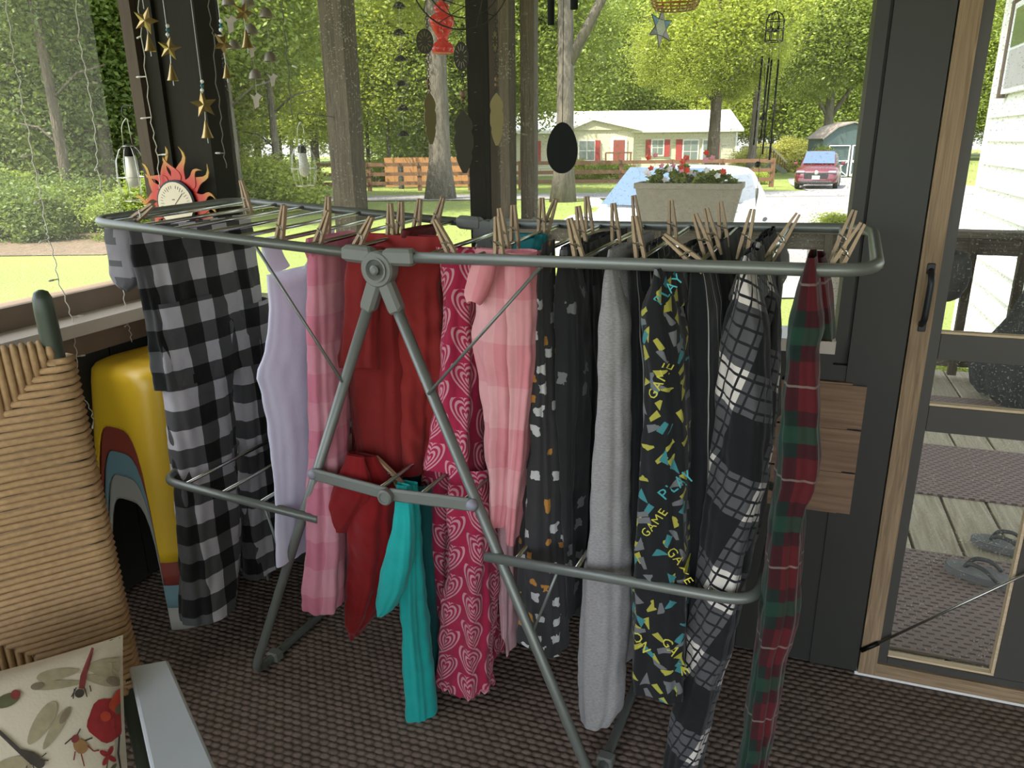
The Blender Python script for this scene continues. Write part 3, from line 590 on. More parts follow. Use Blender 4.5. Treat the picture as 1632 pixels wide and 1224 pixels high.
# ---- far house
def far_house():
    D = 53.0; base = atd(1000, 262, D); yawR = YAW
    A = atd(812, 258, D); B = atd(1172, 258, D); L = (B-A); L.z = 0; W = L.length; ux = L.normalized(); uy = V3((-ux.y, ux.x, 0)); z0 = gz(D); eave = atd(990, 207, D).z; ridge = eave+1.35; O = V3((A.x, A.y, z0))
    t = thing('far_house', O+ux*W/2, 'pale yellow single storey house with red shutters across the road', 'house')
    R = Matrix((ux, uy, V3((0, 0, 1)))).transposed()
    def bx(name, mat, x0, x1, y0, y1, za, zb_, par=t): return MB().box(O+ux*(x0+x1)/2+uy*(y0+y1)/2+V3((0, 0, (za+zb_)/2-z0)), (x1-x0, y1-y0, zb_-za), R).build(name, mat, par)
    M('cream_siding', (.62, .60, .42), .7, vary=.05, vscale=2); M('roof_metal', (.80, .80, .80), .45, vary=.05); M('house_white', (.80, .79, .72), .6, vary=.04); M('shutter_red', (.36, .05, .045), .6); M('far_glass', (.16, .20, .17), .15, spec=.8)
    bx('walls', 'cream_siding', 0, W, .05, 7, z0, eave)
    z = z0+.3
    while z < eave-.05: bx('siding_course', 'cream_siding', 0, W, -.0, .05, z, z+.19); z += .205
    rf = MB(); ov = .35
    prof = [(-ov, eave-.05), (3.5, ridge), (7+ov, eave-.05)]
    rf.v = [tuple(O+ux*x+uy*y+V3((0, 0, z-z0))) for x in (-ov, W+ov) for y, z in prof]+[tuple(O+ux*x+uy*y+V3((0, 0, z-z0-.16))) for x in (-ov, W+ov) for y, z in prof]
    rf.f = [(0, 1, 4, 3), (1, 2, 5, 4), (6, 9, 10, 7), (7, 10, 11, 8), (0, 3, 9, 6), (2, 8, 11, 5), (0, 6, 7, 1), (1, 7, 8, 2), (3, 4, 10, 9), (4, 5, 11, 10)]
    rf.build('roof', 'roof_metal', t)
    def sx(px): q = onp(px, 240, O, uy); return (q-O).dot(ux)
    def sz(py): return atd(1000, py, D).z
    g0, gm, g1 = sx(908), sx(943), sx(1012)
    gv = MB(); zg = sz(190)
    gv.prism([(g0, eave-z0), (gm, zg-z0-.1), (g1, eave-z0)], O+uy*(-.55), ux, V3((0, 0, 1)), .1).build('gable', 'cream_siding', t)
    MB().beam(O+ux*(g0-.3)+uy*(-.6)+V3((0, 0, eave-z0-.02)), O+ux*gm+uy*(-.6)+V3((0, 0, zg-z0)), .3, .14).build('gable_trim', 'house_white', t)
    MB().beam(O+ux*gm+uy*(-.6)+V3((0, 0, zg-z0)), O+ux*(g1+.3)+uy*(-.6)+V3((0, 0, eave-z0-.02)), .3, .14).build('gable_trim', 'house_white', t)
    gr = MB(); gr.v = [tuple(O+ux*a+uy*b+V3((0, 0, c))) for a, b, c in ((g0-.3, -.7, eave-z0), (gm, -.7, zg-z0+.05), (g1+.3, -.7, eave-z0), (g0-.3, 3, eave-z0+.9), (gm, 3, zg-z0+.05), (g1+.3, 3, eave-z0+.9))]
    gr.f = [(0, 1, 4, 3), (1, 2, 5, 4)]; gr.build('gable_roof', 'roof_metal', t)
    bx('gable_wall', 'cream_siding', g0+.2, g1-.2, -.5, 0, z0, eave)
    bx('corner_board', 'house_white', W-.12, W+.02, -.05, .12, z0, eave); bx('fascia', 'house_white', -.3, W+.3, -.42, -.32, eave-.2, eave+.02)
    def window(px0, px1, py0, py1, shut=True, yy=-.03):
        w = bx('window', 'house_white', sx(px0), sx(px1), yy-.06, yy+.02, sz(py1), sz(py0)); a, b = sx(px0)+.09, sx(px1)-.09; zt, zb2 = sz(py0)-.09, sz(py1)+.09; zm = (zt+zb2)/2; cm = (a+b)/2
        for (u0, u1) in ((a, cm-.02), (cm+.02, b)):
            for (q0, q1) in ((zb2, zm-.03), (zm+.03, zt)): bx('pane', 'far_glass', u0, u1, yy-.075, yy-.055, q0, q1, w)
    for a, b in ((1037, 1058), (1087, 1113), (1118, 1139)): window(a, b, 222 if a == 1037 else 223, 249 if a == 1037 else 261)
    window(920, 948, 222, 256, yy=-.53); window(836, 852, 222, 258)
    for a, b, y1 in ((1029, 1036.5, 250), (1058.5, 1067, 250), (1077, 1086.5, 261), (1137, 1146, 261)): bx('shutter', 'shutter_red', sx(a), sx(b), -.1, -.02, sz(y1), sz(223))
    for a, b in ((947, 955), (854, 862)): bx('shutter', 'shutter_red', sx(a), sx(b), -.62 if a > 900 else -.1, -.5 if a > 900 else -.02, sz(256), sz(223))
    d = bx('door', 'house_white', sx(972), sx(997), -.6, -.5, sz(258), sz(220)); bx('door_leaf', M('door_red', (.25, .07, .05), .6), sx(975.5), sx(993.5), -.63, -.58, sz(257), sz(223), d)
    # front steps and rail
    st = thing('porch_steps', O+ux*sx(1000)+uy*(-2), 'reddish front steps of the far house', 'steps')
    for i in range(4): bx('step', 'fence_wood', sx(965), sx(1005), -1.6-.28*i, -1.3-.28*i, z0, z0+.6-.15*i, st)
    bx('landing', 'fence_wood', sx(962), sx(1010), -1.3, -.55, z0, z0+.7, st); bx('handrail', 'fence_wood', sx(962), sx(1003), -1.35, -1.28, z0+1.5, z0+1.6, st)
    for q in (962, 982, 1001): bx('rail_post', 'fence_wood', sx(q)-.05, sx(q)+.05, -1.36, -1.26, z0+.6, z0+1.55, st)
    # side stairs at the right gable
    s2 = thing('side_stairs', O+ux*(sx(1235))+uy*1, 'grey green deck stairs right of the far house', 'stairs'); M('grey_green', (.15, .17, .13), .8)
    sA, sB, sC = sx(1180), sx(1225), sx(1252)
    bx('platform', 'grey_green', sA, sB, -.5, 1.5, z0, z0+.95, s2); bx('top_rail', 'grey_green', sA, sB, -.55, -.45, z0+1.75, z0+1.85, s2)
    for i in range(8): xx = sA+(sB-sA)*i/7; bx('baluster', 'grey_green', xx-.03, xx+.03, -.53, -.47, z0+.9, z0+1.78, s2)
    MB().beam(O+ux*sB+uy*(-.5)+V3((0, 0, 1.8)), O+ux*sC+uy*(-.5)+V3((0, 0, .75)), .1, .1).build('stair_rail', 'deck_wood', s2)
    MB().beam(O+ux*sB+uy*(-.5)+V3((0, 0, .8)), O+ux*sC+uy*(-.5)+V3((0, 0, .05)), .1, .3).build('stringer', 'grey_green', s2)
    for i in range(7): f = i/7; xx = sB+(sC-sB)*f; zz = 1.75-1.05*f; bx('baluster', 'fence_wood', xx, xx+.06, -.53, -.47, z0+zz-.95+.1, z0+zz, s2)
far_house()
# ---- shed
def shed():
    D = 47.0; c = atd(1352, 270, D); z0 = gz(D); ux = fr; O = V3((c.x, c.y, z0)); uz = V3((0, 0, 1)); k = D/FPX
    t = thing('shed', O, 'dark green barn shed with white framed doors', 'shed'); M('shed_green', (.045, .075, .07), .7); M('shed_white', (.78, .77, .72), .6)
    hw = 1.75; zs = 2.35; top = 3.2
    MB().prism([(-hw, 0), (hw, 0), (hw, zs), (hw*.55, top-.25), (0, top), (-hw*.55, top-.25), (-hw, zs)], O+ff*1.2, ux, uz, 2.4).build('body', 'shed_green', t)
    for a, b in (((-hw-.1, zs-.05), (-hw*.55, top-.2)), ((-hw*.55, top-.2), (0, top+.06)), ((0, top+.06), (hw*.55, top-.2)), ((hw*.55, top-.2), (hw+.1, zs-.05))):
        MB().beam(O+ux*a[0]+uz*a[1]+ff*1.2, O+ux*b[0]+uz*b[1]+ff*1.2, 2.7, .08).build('roof_panel', M('shed_roof', (.22, .19, .16), .9), t)
    for x0 in (-1.35, .08):
        d = MB().box(O+ux*(x0+.62)+uz*1.0-ff*.05, (1.2, .06, 1.8), Matrix.Rotation(YAW, 3, 'Z')).build('door', 'shed_green', t); w = 'shed_white'; y = -ff*.1
        for a, b in (((0, .1), (0, 1.9)), ((1.24, .1), (1.24, 1.9)), ((0, .1), (1.24, .1)), ((0, 1.0), (1.24, 1.0)), ((0, 1.9), (1.24, 1.9)), ((0, .1), (1.24, 1.0)), ((0, 1.0), (1.24, .1))):
            MB().beam(O+ux*(x0+a[0])+uz*a[1]+y, O+ux*(x0+b[0])+uz*b[1]+y, .05, .12, up=-ff).build('door_trim', w, d)
shed()
# ---- cars
def car(O, ux, uy, col, label, name, W=1.8, H=1.62, Lg=4.4, plate=True):
    """front faces -uy; O = ground centre of the front bumper"""
    t = thing(name, O, label, 'car'); O = V3(O); uz = V3((0, 0, 1)); P = lambda x, y, z: O+ux*x+uy*y+uz*z
    body = M(name+'_paint', col, .25, .2, vary=.05, coat=.6); blk = M('car_black', (.012, .012, .013), .5); gl = M('car_glass', (.07, .11, .17), .12, spec=.5)
    def loft(sec, mat, nm):
        mb = MB(); S = 14
        for (y, hw, za, zb_, rr) in sec:
            for k in range(S):
                a = 2*pi*k/S; cx = math.copysign(abs(cos(a))**.45, cos(a)); cz = math.copysign(abs(sin(a))**.45, sin(a)); mb.v.append(tuple(P(hw*cx, y, (za+zb_)/2+(zb_-za)/2*cz)))
        for i in range(len(sec)-1):
            for k in range(S): q = (k+1) % S; mb.f.append((i*S+k, i*S+q, (i+1)*S+q, (i+1)*S+k))
        mb.f += [tuple(range(S-1, -1, -1)), tuple((len(sec)-1)*S+k for k in range(S))]; return mb.build(nm, mat, t, 40)
    h = H; w = W/2
    loft([(0, w*.82, .32, .62, 0), (.08, w*.93, .24, .82, 0), (.3, w, .22, .96, 0), (1.1, w, .22, h*.63, 0), (2.5, w, .22, h*.65, 0), (3.9, w, .25, h*.66, 0), (Lg, w*.93, .35, h*.6, 0)], body, 'body')
    loft([(1.0, w*.84, h*.55, h*.62, 0), (1.35, w*.82, h*.55, h*.76, 0), (1.9, w*.74, h*.55, h*.985, 0), (2.5, w*.74, h*.55, h, 0), (3.6, w*.74, h*.55, h*.97, 0), (4.1, w*.8, h*.55, h*.7, 0)], body, 'cabin')
    mb = MB(); a, b, c, d = P(-w*.74, 1.04, h*.675), P(w*.74, 1.04, h*.675), P(w*.66, 1.78, h*.985), P(-w*.66, 1.78, h*.985); mb.add([a, b, c, d], [(0, 1, 2, 3)]); o = mb.build('windshield', gl, t)
    for s in (-1, 1):
        MB().add([P(s*w*.835, 1.5, h*.66), P(s*w*.835, 3.5, h*.66), P(s*w*.76, 3.3, h*.9), P(s*w*.76, 1.95, h*.9)], [(0, 1, 2, 3)]).build('side_window', gl, t)
        for yy in (.85, 3.5):
            wh = MB().lathe([(.2, -.11), (.34, -.1), (.36, -.05), (.36, .05), (.34, .1), (.2, .11)], P(s*w*.88, yy, .36), ux, 18).build('wheel', blk, t, 30); MB().lathe([(.2, 0), (.19, .01), (.04, .02)], P(s*(w*.88+.115), yy, .36), ux*s, 12).build('hub', 'steel', wh)
        MB().box(P(s*w*.72, .07, .78), (w*.4, .14, .12), Matrix((ux, uy, uz)).transposed(), .04).build('headlight', M('lamp_clear', (.22, .22, .24), .15), t)
        MB().box(P(s*(w+.1), 1.5, h*.66), (.2, .1, .13), Matrix((ux, uy, uz)).transposed(), .03).build('mirror', body, t)
    R = Matrix((ux, uy, uz)).transposed(); MB().box(P(0, .03, .62), (w*1.1, .08, .3), R, .03).build('grille', blk, t); MB().box(P(0, -.01, .33), (w*1.5, .1, .14), R, .03).build('bumper_intake', blk, t)
    if plate: MB().box(P(0, -.04, .55), (.32, .02, .16), R).build('number_plate', M('plate_white', (.7, .72, .7), .5), t)
    MB().lathe([(.09, 0), (.1, .01), (.07, .02)], P(0, -.01, .76), -uy, 14).build('badge', 'steel', t)
    return t
p = gnd(1298, 303); uyr = V3((p.x, p.y, 0)).normalized(); uyr = (uyr+fr*.06).normalized(); car(p, V3((uyr.y, -uyr.x, 0)), uyr, (.10, .012, .02), 'dark red car parked in front of the shed', 'red_car', W=1.86, H=1.68)
# white car close behind the railing, seen over it
uy_w = (fr*.55+ff*.83).normalized(); ux_w = V3((uy_w.y, -uy_w.x, 0)); q = atd(1022, 345, 10.2)
car(V3((q.x, q.y, gz(10)))-uy_w*1.12+ux_w*.1, ux_w, uy_w, (.74, .75, .76), 'white car parked behind the planter on the railing', 'white_car', plate=False, H=1.5)
# ---- planter on the railing and the pot behind it
def planter():
    a = ony(1016, 300, RY); b = ony(1184, 318, RY); xm = (a.x+b.x)/2; L = (b.x-a.x); t = thing('rail_planter', (xm, RY, RZ), 'long pale grey planter box with flowers on the railing', 'planter'); M('planter_stone', (.33, .30, .24), .9, vary=.2, vscale=40, bmp=.4, bscale=120)
    zt = RZ+.235; mb = MB()
    for z, k, d in ((RZ+.001, .84, .085), (zt-.03, .97, .115), (zt-.03, 1.0, .125), (zt, 1.0, .125), (zt, .95, .105), (zt-.05, .93, .1)):
        mb.v += [(xm-L/2*k, RY-d, z), (xm+L/2*k, RY-d, z), (xm+L/2*k, RY+d, z), (xm-L/2*k, RY+d, z)]
    mb.f = [(3, 2, 1, 0)]+[(i*4+k, i*4+(k+1) % 4, i*4+4+(k+1) % 4, i*4+4+k) for i in range(5) for k in range(4)]+[(20, 21, 22, 23)]
    mb.build('box', 'planter_stone', t)
    me = crown_mesh('foliage', 'leaf_green', 70, 45, (L*.44, .1, .07), .022, 21, .05, csize=.10)
    o = bpy.data.objects.new('foliage', me); COL.objects.link(o); o.parent = t; o.location = (0, 0, .255)
    r = random.Random(3); M('petal_white', (.85, .84, .86), .6, trans=.3); M('petal_pink', (.75, .30, .38), .6, trans=.3); M('petal_red', (.70, .06, .03), .6, trans=.3)
    for i in range(34):
        f = r.random(); m = 'petal_white' if f < .68 else 'petal_pink' if f < .86 else 'petal_red'; x = xm+r.uniform(-.42, .3 if m == 'petal_white' else .4)*L; c = V3((x, RY-r.uniform(-.06, .14), RZ+r.uniform(.25, .32)))
        if m != 'petal_white': c.z = RZ+r.uniform(.30, .40)
        mb = MB(); n = V3((r.uniform(-.4, .4), -1, r.uniform(0, .8))).normalized(); s1, s2 = basis(n)
        for k in range(5):
            a_ = k*2*pi/5; d = s1*cos(a_)+s2*sin(a_); e = n.cross(d); q = .017; mb.add([c, c+d*q*.6+e*q*.5+n*.003, c+d*q*1.2+n*.006, c+d*q*.6-e*q*.5+n*.003], [(0, 1, 2, 3)])
        mb.build('flower', m, t)
planter()
p = ony(1338, 420, 6.2); t = thing('flower_pot', (p.x, p.y, gz(6)), 'pale round flower pot beyond the railing beside the tartan trousers', 'pot')
zt = ony(1338, 370, 6.2).z; M('pot_pale', (.42, .38, .32), .9)
MB().lathe([(.15, 0), (.2, .05), (.24, zt-gz(6)-.08), (.28, zt-gz(6)-.06), (.28, zt-gz(6)), (.24, zt-gz(6)-.01), (.22, zt-gz(6)-.08)], t.location, seg=24).build('pot_body', 'pot_pale', t, 40)
o = bpy.data.objects.new('foliage', CR['bush'][1]); COL.objects.link(o); o.parent = t; o.location = (0, 0, zt-gz(6)+.05); o.scale = (.22, .22, .15)
# ------------------------------------------------------------------ drying rack
RN = V3((-0.680, 1.214, 1.046)); EX = V3((0.9969, -0.078, 0)).normalized(); WX = V3((0.07, 0.9975, 0)).normalized(); RWID = 0.455
SL, SR = -0.745, 0.812                                  # wing ends along EX
def wingz(s): return (0.040*(-s)/0.745 if s < 0 else 0.018*s/0.81)
def top(s, q, dz=0.0): return RN+EX*s+WX*(q*RWID)+V3((0, 0, wingz(s)+0.012*q+dz))
def on_top(x, y):                                       # pixel -> (s, q) on the bent top surface
    s, q = 0.0, 0.5
    for _ in range(30):
        P = onz(x, y, RN.z+wingz(s)+0.012*q); d = P-RN; c = EX.dot(WX); a = d.dot(EX); b = d.dot(WX); q2 = (b-a*c)/(1-c*c); s = a-q2*c; q = max(-.1, min(1.15, q2/RWID)); s = max(-.8, min(.85, s))
    return s, q
M('rack_grey', (0.16, 0.175, 0.155), 0.38, 0.35, vary=.06); M('rack_plastic', (0.145, 0.155, 0.135), 0.5, vary=.06); M('rack_bar', (0.50, 0.51, 0.50), 0.22, 1.0, vary=.08); M('rack_cap', (.24, .24, .28), .5)
rk = thing('drying_rack', (RN.x, RN.y+.22, 0), 'grey folding clothes drying rack with two wings', 'drying rack')
def rtube(name, path, r, mat='rack_grey', rad=0.0, par=rk, n=6, seg=12): return MB().tube(rounded(path, rad, n) if rad else path, r, seg).build(name, mat, par, True)
for sgn, send in ((-1, SL), (1, SR)):
    rtube('wing_frame', [top(.055*sgn, 0), top(send, 0), top(send, 1), top(.055*sgn, 1)], .0098, rad=.075, n=8)
    nb = 8
    for i in range(nb):
        s = sgn*(.085+.0865*i) if sgn < 0 else .085+.096*i
        if abs(s) < abs(send)-.03: rtube('hanging_bar', [top(s, 0.02), top(s, 0.98)], .0045, 'rack_bar', seg=8)
BARS = [-(.085+.0865*i) for i in range(8)]+[.085+.096*i for i in range(8)]
LF = [V3((-1.118, 1.248, 0)), V3((-.253, 1.181, 0))]
for q in (0, 1):
    o = top(0, q)                                       # hinge hub and sockets at both long sides
    side = -1 if q == 0 else 1; hub = MB(); c = o-V3((0, 0, .022)); ax = WX*side
    hub.lathe([(.031, -.012), (.033, -.008), (.033, .012), (.030, .016)], c, ax, 26); ho = hub.build('hinge_hub', 'rack_plastic', rk, 35)
    MB().lathe([(.021, .016), (.0225, .019), (.019, .019), (.017, .016)], c, ax, 26).build('hub_ring', 'rack_plastic', ho, 35)
    MB().lathe([(.008, .016), (.009, .021), (.005, .024)], c, ax, 16).build('hub_screw', 'rack_plastic', ho, 35)
    for sgn in (-1, 1):
        MB().beam(top(.012*sgn, q), top(.075*sgn, q), .027, .03, bev=.006).build('wing_socket', 'rack_plastic', rk)
        foot = LF[0 if sgn < 0 else 1]+WX*(q*RWID); d = (foot-o); d.normalize(); a = c+d*.012; b = c+d*.085
        MB().beam(a, b, .026, .03, up=EX, bev=.006).build('leg_socket', 'rack_plastic', rk)
for sgn in (-1, 1):
    f0 = LF[0 if sgn < 0 else 1]+V3((0, 0, .011)); f1 = f0+WX*RWID; h0 = top(0, 0)-V3((0, 0, .022)); h1 = top(0, 1)-V3((0, 0, .022))
    a = h0+(f0-h0).normalized()*.05; b = h1+(f1-h1).normalized()*.05
    rtube('leg_loop', [a, f0, f1, b], .0105, rad=.05, n=8)
    for q in (.17, .80):
        c = f0+(f1-f0)*q; MB().beam(c-WX*.014, c+WX*.014, .034, .026, bev=.004).build('foot_clip', 'rack_plastic', rk)
def legpt(sgn, z, q=0): f0 = LF[0 if sgn < 0 else 1]+WX*(q*RWID); h = top(0, q)-V3((0, 0, .022)); t = (z-f0.z)/(h.z-f0.z); return f0+(h-f0)*t
# lower wings
LZ = .488
def low(s, q, z=LZ): P = RN+EX*s+WX*(q*RWID); return V3((P.x, P.y, z))
for sgn, a, b in ((-1, -.185, -.635), (1, .205, .70)):
    zb = .500 if sgn < 0 else .515; off = -WX*.0
    lf = rtube('lower_wing', [low(a, -.03, .489), low(b, -.03, zb), low(b, 1.03, zb), low(a, 1.03, .489)], .0095, rad=.06, n=8)
    for i in range(4): s = a+(b-a)*(.12+.24*i); rtube('lower_bar', [low(s, -.02, .489+(zb-.489)*(.12+.24*i)), low(s, 1.02, .489+(zb-.489)*(.12+.24*i))], .0042, 'rack_bar', seg=8)
    for q in (0, 1):                                    # thin brace wires
        rtube('brace_wire', [top(-.2715 if sgn < 0 else .316, q, -.008)-WX*.012*(1-2*q), legpt(sgn, .80, q)-WX*.010*(1-2*q)], .0030, 'rack_grey', seg=8)
        s1 = -.327 if sgn < 0 else .351; rtube('brace_wire', [low(s1, -.03 if q == 0 else 1.03, .492), legpt(sgn, .325, q)], .0028, 'rack_grey', seg=8)
for q in (0, 1):                                        # folding cross brace with knob
    off = -WX*.016*(1-2*q); A = legpt(-1, .594, q)+off; B = legpt(1, .594, q)+off; Cm = (A+B)/2-V3((0, 0, .012))
    MB().beam(A, Cm, .012, .026, bev=.004).build('cross_brace', 'rack_plastic', rk); MB().beam(Cm, B, .012, .026, bev=.004).build('cross_brace', 'rack_plastic', rk)
    k = MB().lathe([(.015, 0), (.016, .004), (.016, .012), (.013, .015), (.010, .015), (.009, .013)], Cm-WX*.006*(1-2*q), -WX*(1-2*q), 20).build('brace_knob', 'rack_plastic', rk, 35)
    for P_ in (A, B): MB().ball(P_, .012, 10, 6).build('brace_end', 'rack_cap', rk, True)
for i, s in enumerate((-.12, -.03, .06, .15)): rtube('lower_bar', [low(s, 0.0, .585), low(s, 1.0, .585)], .0042, 'rack_bar', seg=8)

# ------------------------------------------------------------------ cloth
NORM_E = EX.cross(V3((0, 0, 1))); NORM_W = WX.cross(V3((0, 0, 1)))
def crv(rows, n):                    # smooth resample of [(y, xl, xr, extra)]
    rows = sorted(rows); ys = np.array([r[0] for r in rows], float); out = []
    for y in np.linspace(ys[0], ys[-1], n):
        i = max(0, min(len(rows)-2, int(np.searchsorted(ys, y)-1))); t = (y-ys[i])/(ys[i+1]-ys[i]); vals = []
        for k in (1, 2):
            p0, p1, p2, p3 = (rows[max(0, i-1)][k], rows[i][k], rows[i+1][k], rows[min(len(rows)-1, i+2)][k])
            m1 = (p2-p0)/2 if 0 < i else (p2-p1); m2 = (p3-p1)/2 if i+2 < len(rows) else (p2-p1)
            h00 = 2*t**3-3*t**2+1; h10 = t**3-2*t**2+t; h01 = -2*t**3+3*t**2; h11 = t**3-t**2
            vals.append(h00*p1+h10*m1*.6+h01*p2+h11*m2*.6)
        out.append((y, *vals))
    return out
class Sec: pass
def trace(rows, P, mode, thick, n=36):
    """sections of a hanging tube; rows are (y, xleft, xright) pixels, P a point of its hanging plane"""
    nrm = NORM_E if mode == 'e' else NORM_W; S = []
    for i, (y, xl, xr) in enumerate(crv(rows, n)):
        c = onp((xl+xr)/2, y, P, nrm); a = ray(xl, y); b = ray(xr, y); a.z = b.z = 0; v = (a.normalized()+b.normalized()).normalized()
        dist = math.hypot(c.x-CAM.x, c.y-CAM.y); h = dist*math.tan(max(.0005, a.angle(b)/2)); sa = abs(v.cross(WX).z); ca = abs(v.cross(EX).z)
        s = Sec(); s.c = c; th = thick(i/(n-1)) if callable(thick) else thick
        if mode == 'e': s.aw = th; s.ae = math.sqrt(max((h*.25)**2, h*h-(th*sa)**2))/max(ca, .2); 
        else: s.ae = th; s.aw = math.sqrt(max((h*.25)**2, h*h-(th*ca)**2))/max(sa, .2)
        if mode == 'e' and th*sa > h*.95: s.aw = h*.95/max(sa, .05)*.9
        S.append(s)
    return S
def skin(name, S, mat, parent, folds=(5, 8), amp=.006, seed=0, front=None, SEG=72, p=.75, hem=.0, ruffle=0.0, slant=0.0, planar=None, wr=1.0):
    r = random.Random(seed); ph = [r.uniform(0, 6.28) for _ in range(6)]; mb = MB(); uv = []
    T = []                                       # denser rows for wrinkles
    for i in range(len(S)-1):
        for q in (0, .5):
            s = Sec(); a, b = S[i], S[i+1]; s.c = a.c*(1-q)+b.c*q; s.ae = a.ae*(1-q)+b.ae*q; s.aw = a.aw*(1-q)+b.aw*q; T.append(s)
    S = T+[S[-1]]; n = len(S); k1, k2 = folds; fr_a = -pi/2 if front is None else front; vlen = 0.0; off = V3((seed*1.7, seed*.9, seed*.3))
    for i, s in enumerate(S):
        if i: vlen += (S[i].c-S[i-1].c).length
        t = i/(n-1); pts = []; lim = .5*min(s.ae, s.aw)+.001
        for k in range(SEG+1):
            a = fr_a+pi+2*pi*(k % SEG)/SEG; ca = math.copysign(abs(cos(a))**p, cos(a)); sa = math.copysign(abs(sin(a))**p, sin(a))
            f = (sin(k1*a+ph[0]+1.8*sin(2.2*t+ph[1]))*.55+sin(k2*a+ph[2]-2.0*t)*.3+.25*sin((k2+5)*a+ph[3]+5*t*sin(ph[4])))
            d = EX*ca+WX*sa; q = V3((s.c.x, s.c.y, s.c.z))+EX*(ca*s.ae)+WX*(sa*s.aw)
            w = mnoise.noise(V3((q.x*16, q.y*16, q.z*6))+off)*1.15+mnoise.noise(V3((q.x*38+q.z*14, q.y*38-q.z*9, q.z*22))+off)*.55
            g = amp*(.25+.75*min(1, t*2.2))*f + amp*1.1*wr*w*min(1, .35+t*4)
            g = max(-lim, min(lim, g)); q = q+d*g; q.z += (ruffle*sin(22*a) if i == n-1 else 0)+slant*ca*(t**3)+(.004*sin(2*a+ph[5])*t**6)
            if i == n-1 and hem: q -= d*hem
            pts.append((q, g))
        L = [0]
        for k in range(SEG): L.append(L[-1]+(pts[k+1][0]-pts[k][0]).length)
        mid = L[SEG//2]
        for k in range(SEG+1):
            q, g = pts[k]; mb.v.append(tuple(q))
            uv.append((q.dot(planar)+g*2.0, 2.0-q.z) if planar is not None else (L[k]-mid, vlen))
    W_ = SEG+1
    for i in range(n-1):
        for k in range(SEG): mb.f.append((i*W_+k, i*W_+k+1, (i+1)*W_+k+1, (i+1)*W_+k))
    mb.uv = uv; return mb.build(name, mat, parent, True)
def shift(S, d, sc=(1, 1), zs=1.0):
    out = []; z0 = S[0].c.z
    for s in S:
        q = Sec(); q.c = V3((s.c.x, s.c.y, z0+(s.c.z-z0)*zs))+d; q.ae = s.ae*sc[0]; q.aw = s.aw*sc[1]; out.append(q)
    return out
def cap_top(S, k=4, w=.5, flat=.35):          # pinch the first rows flat over the bar
    for i in range(min(k, len(S))): f = i/k; S[i].ae *= flat+(1-flat)*f
    return S
def garment(name, px, label, cat='trousers', low_bar=False, group='laundry pegged on the rack'):
    if low_bar: P = px
    else: s, q = on_top(*px); P = top(s, q)
    return thing(name, P, label, cat, group), P
# ---- cloth materials
def _buffalo(nt, u, v):
    c = .048; a = (u/(2*c)).frac().lt(.5); b = (v/(2*c)).frac().lt(.5); s = a+b
    return mixc(nt, s.gt(1.5), mixc(nt, s.gt(.5), (.50, .48, .50), (.085, .085, .085)), (.012, .013, .012))
fabric('buffalo_check', _buffalo)
def _plaid(nt, u, v):
    P_ = .165; fu = ((u*.94+v*.34)/P_).frac(); fv = ((v*.94-u*.34)/P_).frac()
    wu = fu.lt(.42); wv = fv.lt(.42); base = mixc(nt, wu*wv, mixc(nt, wu.max(wv), (.012, .013, .014), (.085, .085, .088)), (.62, .58, .52))
    lu = ((fu*7.14).frac()-.5).abs().lt(.085); lv = ((fv*7.14).frac()-.5).abs().lt(.10)
    return mixc(nt, lu.max(lv)*wu.max(wv), base, (.018, .019, .021))
fabric('black_plaid', _plaid)
def _tartan(nt, u, v):
    P_ = .15; fu = (u/P_).frac(); fv = (v/P_).frac(); ru = fu.lt(.5); rv = fv.lt(.5)
    c = mixc(nt, ru*rv, mixc(nt, ru.max(rv), (.010, .020, .016), (.040, .009, .011)), (.085, .011, .014))
    g = (fu-.75).abs().lt(.09).max((fv-.75).abs().lt(.09)); c = mixc(nt, g*.7, c, (.014, .05, .03))
    l = (fu-.25).abs().lt(.012).max((fv-.25).abs().lt(.012)); return mixc(nt, l*.5, c, (.25, .22, .18))
fabric('red_tartan', _tartan)
def _hearts(nt, u, v):
    c = .072; cu = (u/c).floor(); fx = ((u/c).frac()-.5)*1.15; fy = ((v/c+cu.mod(2.0)*.5).frac()-.45)*1.0
    rot = cu.mod(3.0)-1.0; fx2 = fx+fy*rot*.28
    y = fy*-1.0-fx2.abs().max(0.0005).sqrt()*.42+.12; d = (fx2*fx2+y*y).sqrt()
    w = (d*44.0).sin().gt(.1); return mixc(nt, w*d.lt(.56), (.42, .026, .075), (.64, .32, .36))
fabric('heart_swirl', _hearts, trans=.18)
def _pinkbands(nt, u, v):
    a = (u/.16).frac().lt(.5); b = (v/.16).frac().lt(.5); return mixc(nt, (a+b)*.5, (.72, .38, .385), (.64, .24, .265))
fabric('pink_gingham', _pinkbands, trans=.2)
def _pinkdeep(nt, u, v):
    a = (u/.12).frac().lt(.5); b = (v/.12).frac().lt(.5); return mixc(nt, (a+b)*.5, (.64, .31, .36), (.55, .18, .245))
fabric('pink_gingham_deep', _pinkdeep, trans=.2)
def vor(nt, scale, seedv=(0, 0, 0), rnd=1.0, shear=0.0):
    tc = nt.nodes.new('ShaderNodeTexCoord'); mp = nt.nodes.new('ShaderNodeMapping'); mp.inputs['Location'].default_value = seedv; mp.inputs['Rotation'].default_value = (0, 0, shear); nt.links.new(tc.outputs['UV'], mp.inputs['Vector'])
    t = nt.nodes.new('ShaderNodeTexVoronoi'); t.inputs['Scale'].default_value = scale; t.voronoi_dimensions = '2D'; t.distance = 'CHEBYCHEV'; nt.links.new(mp.outputs[0], t.inputs['Vector']); return t
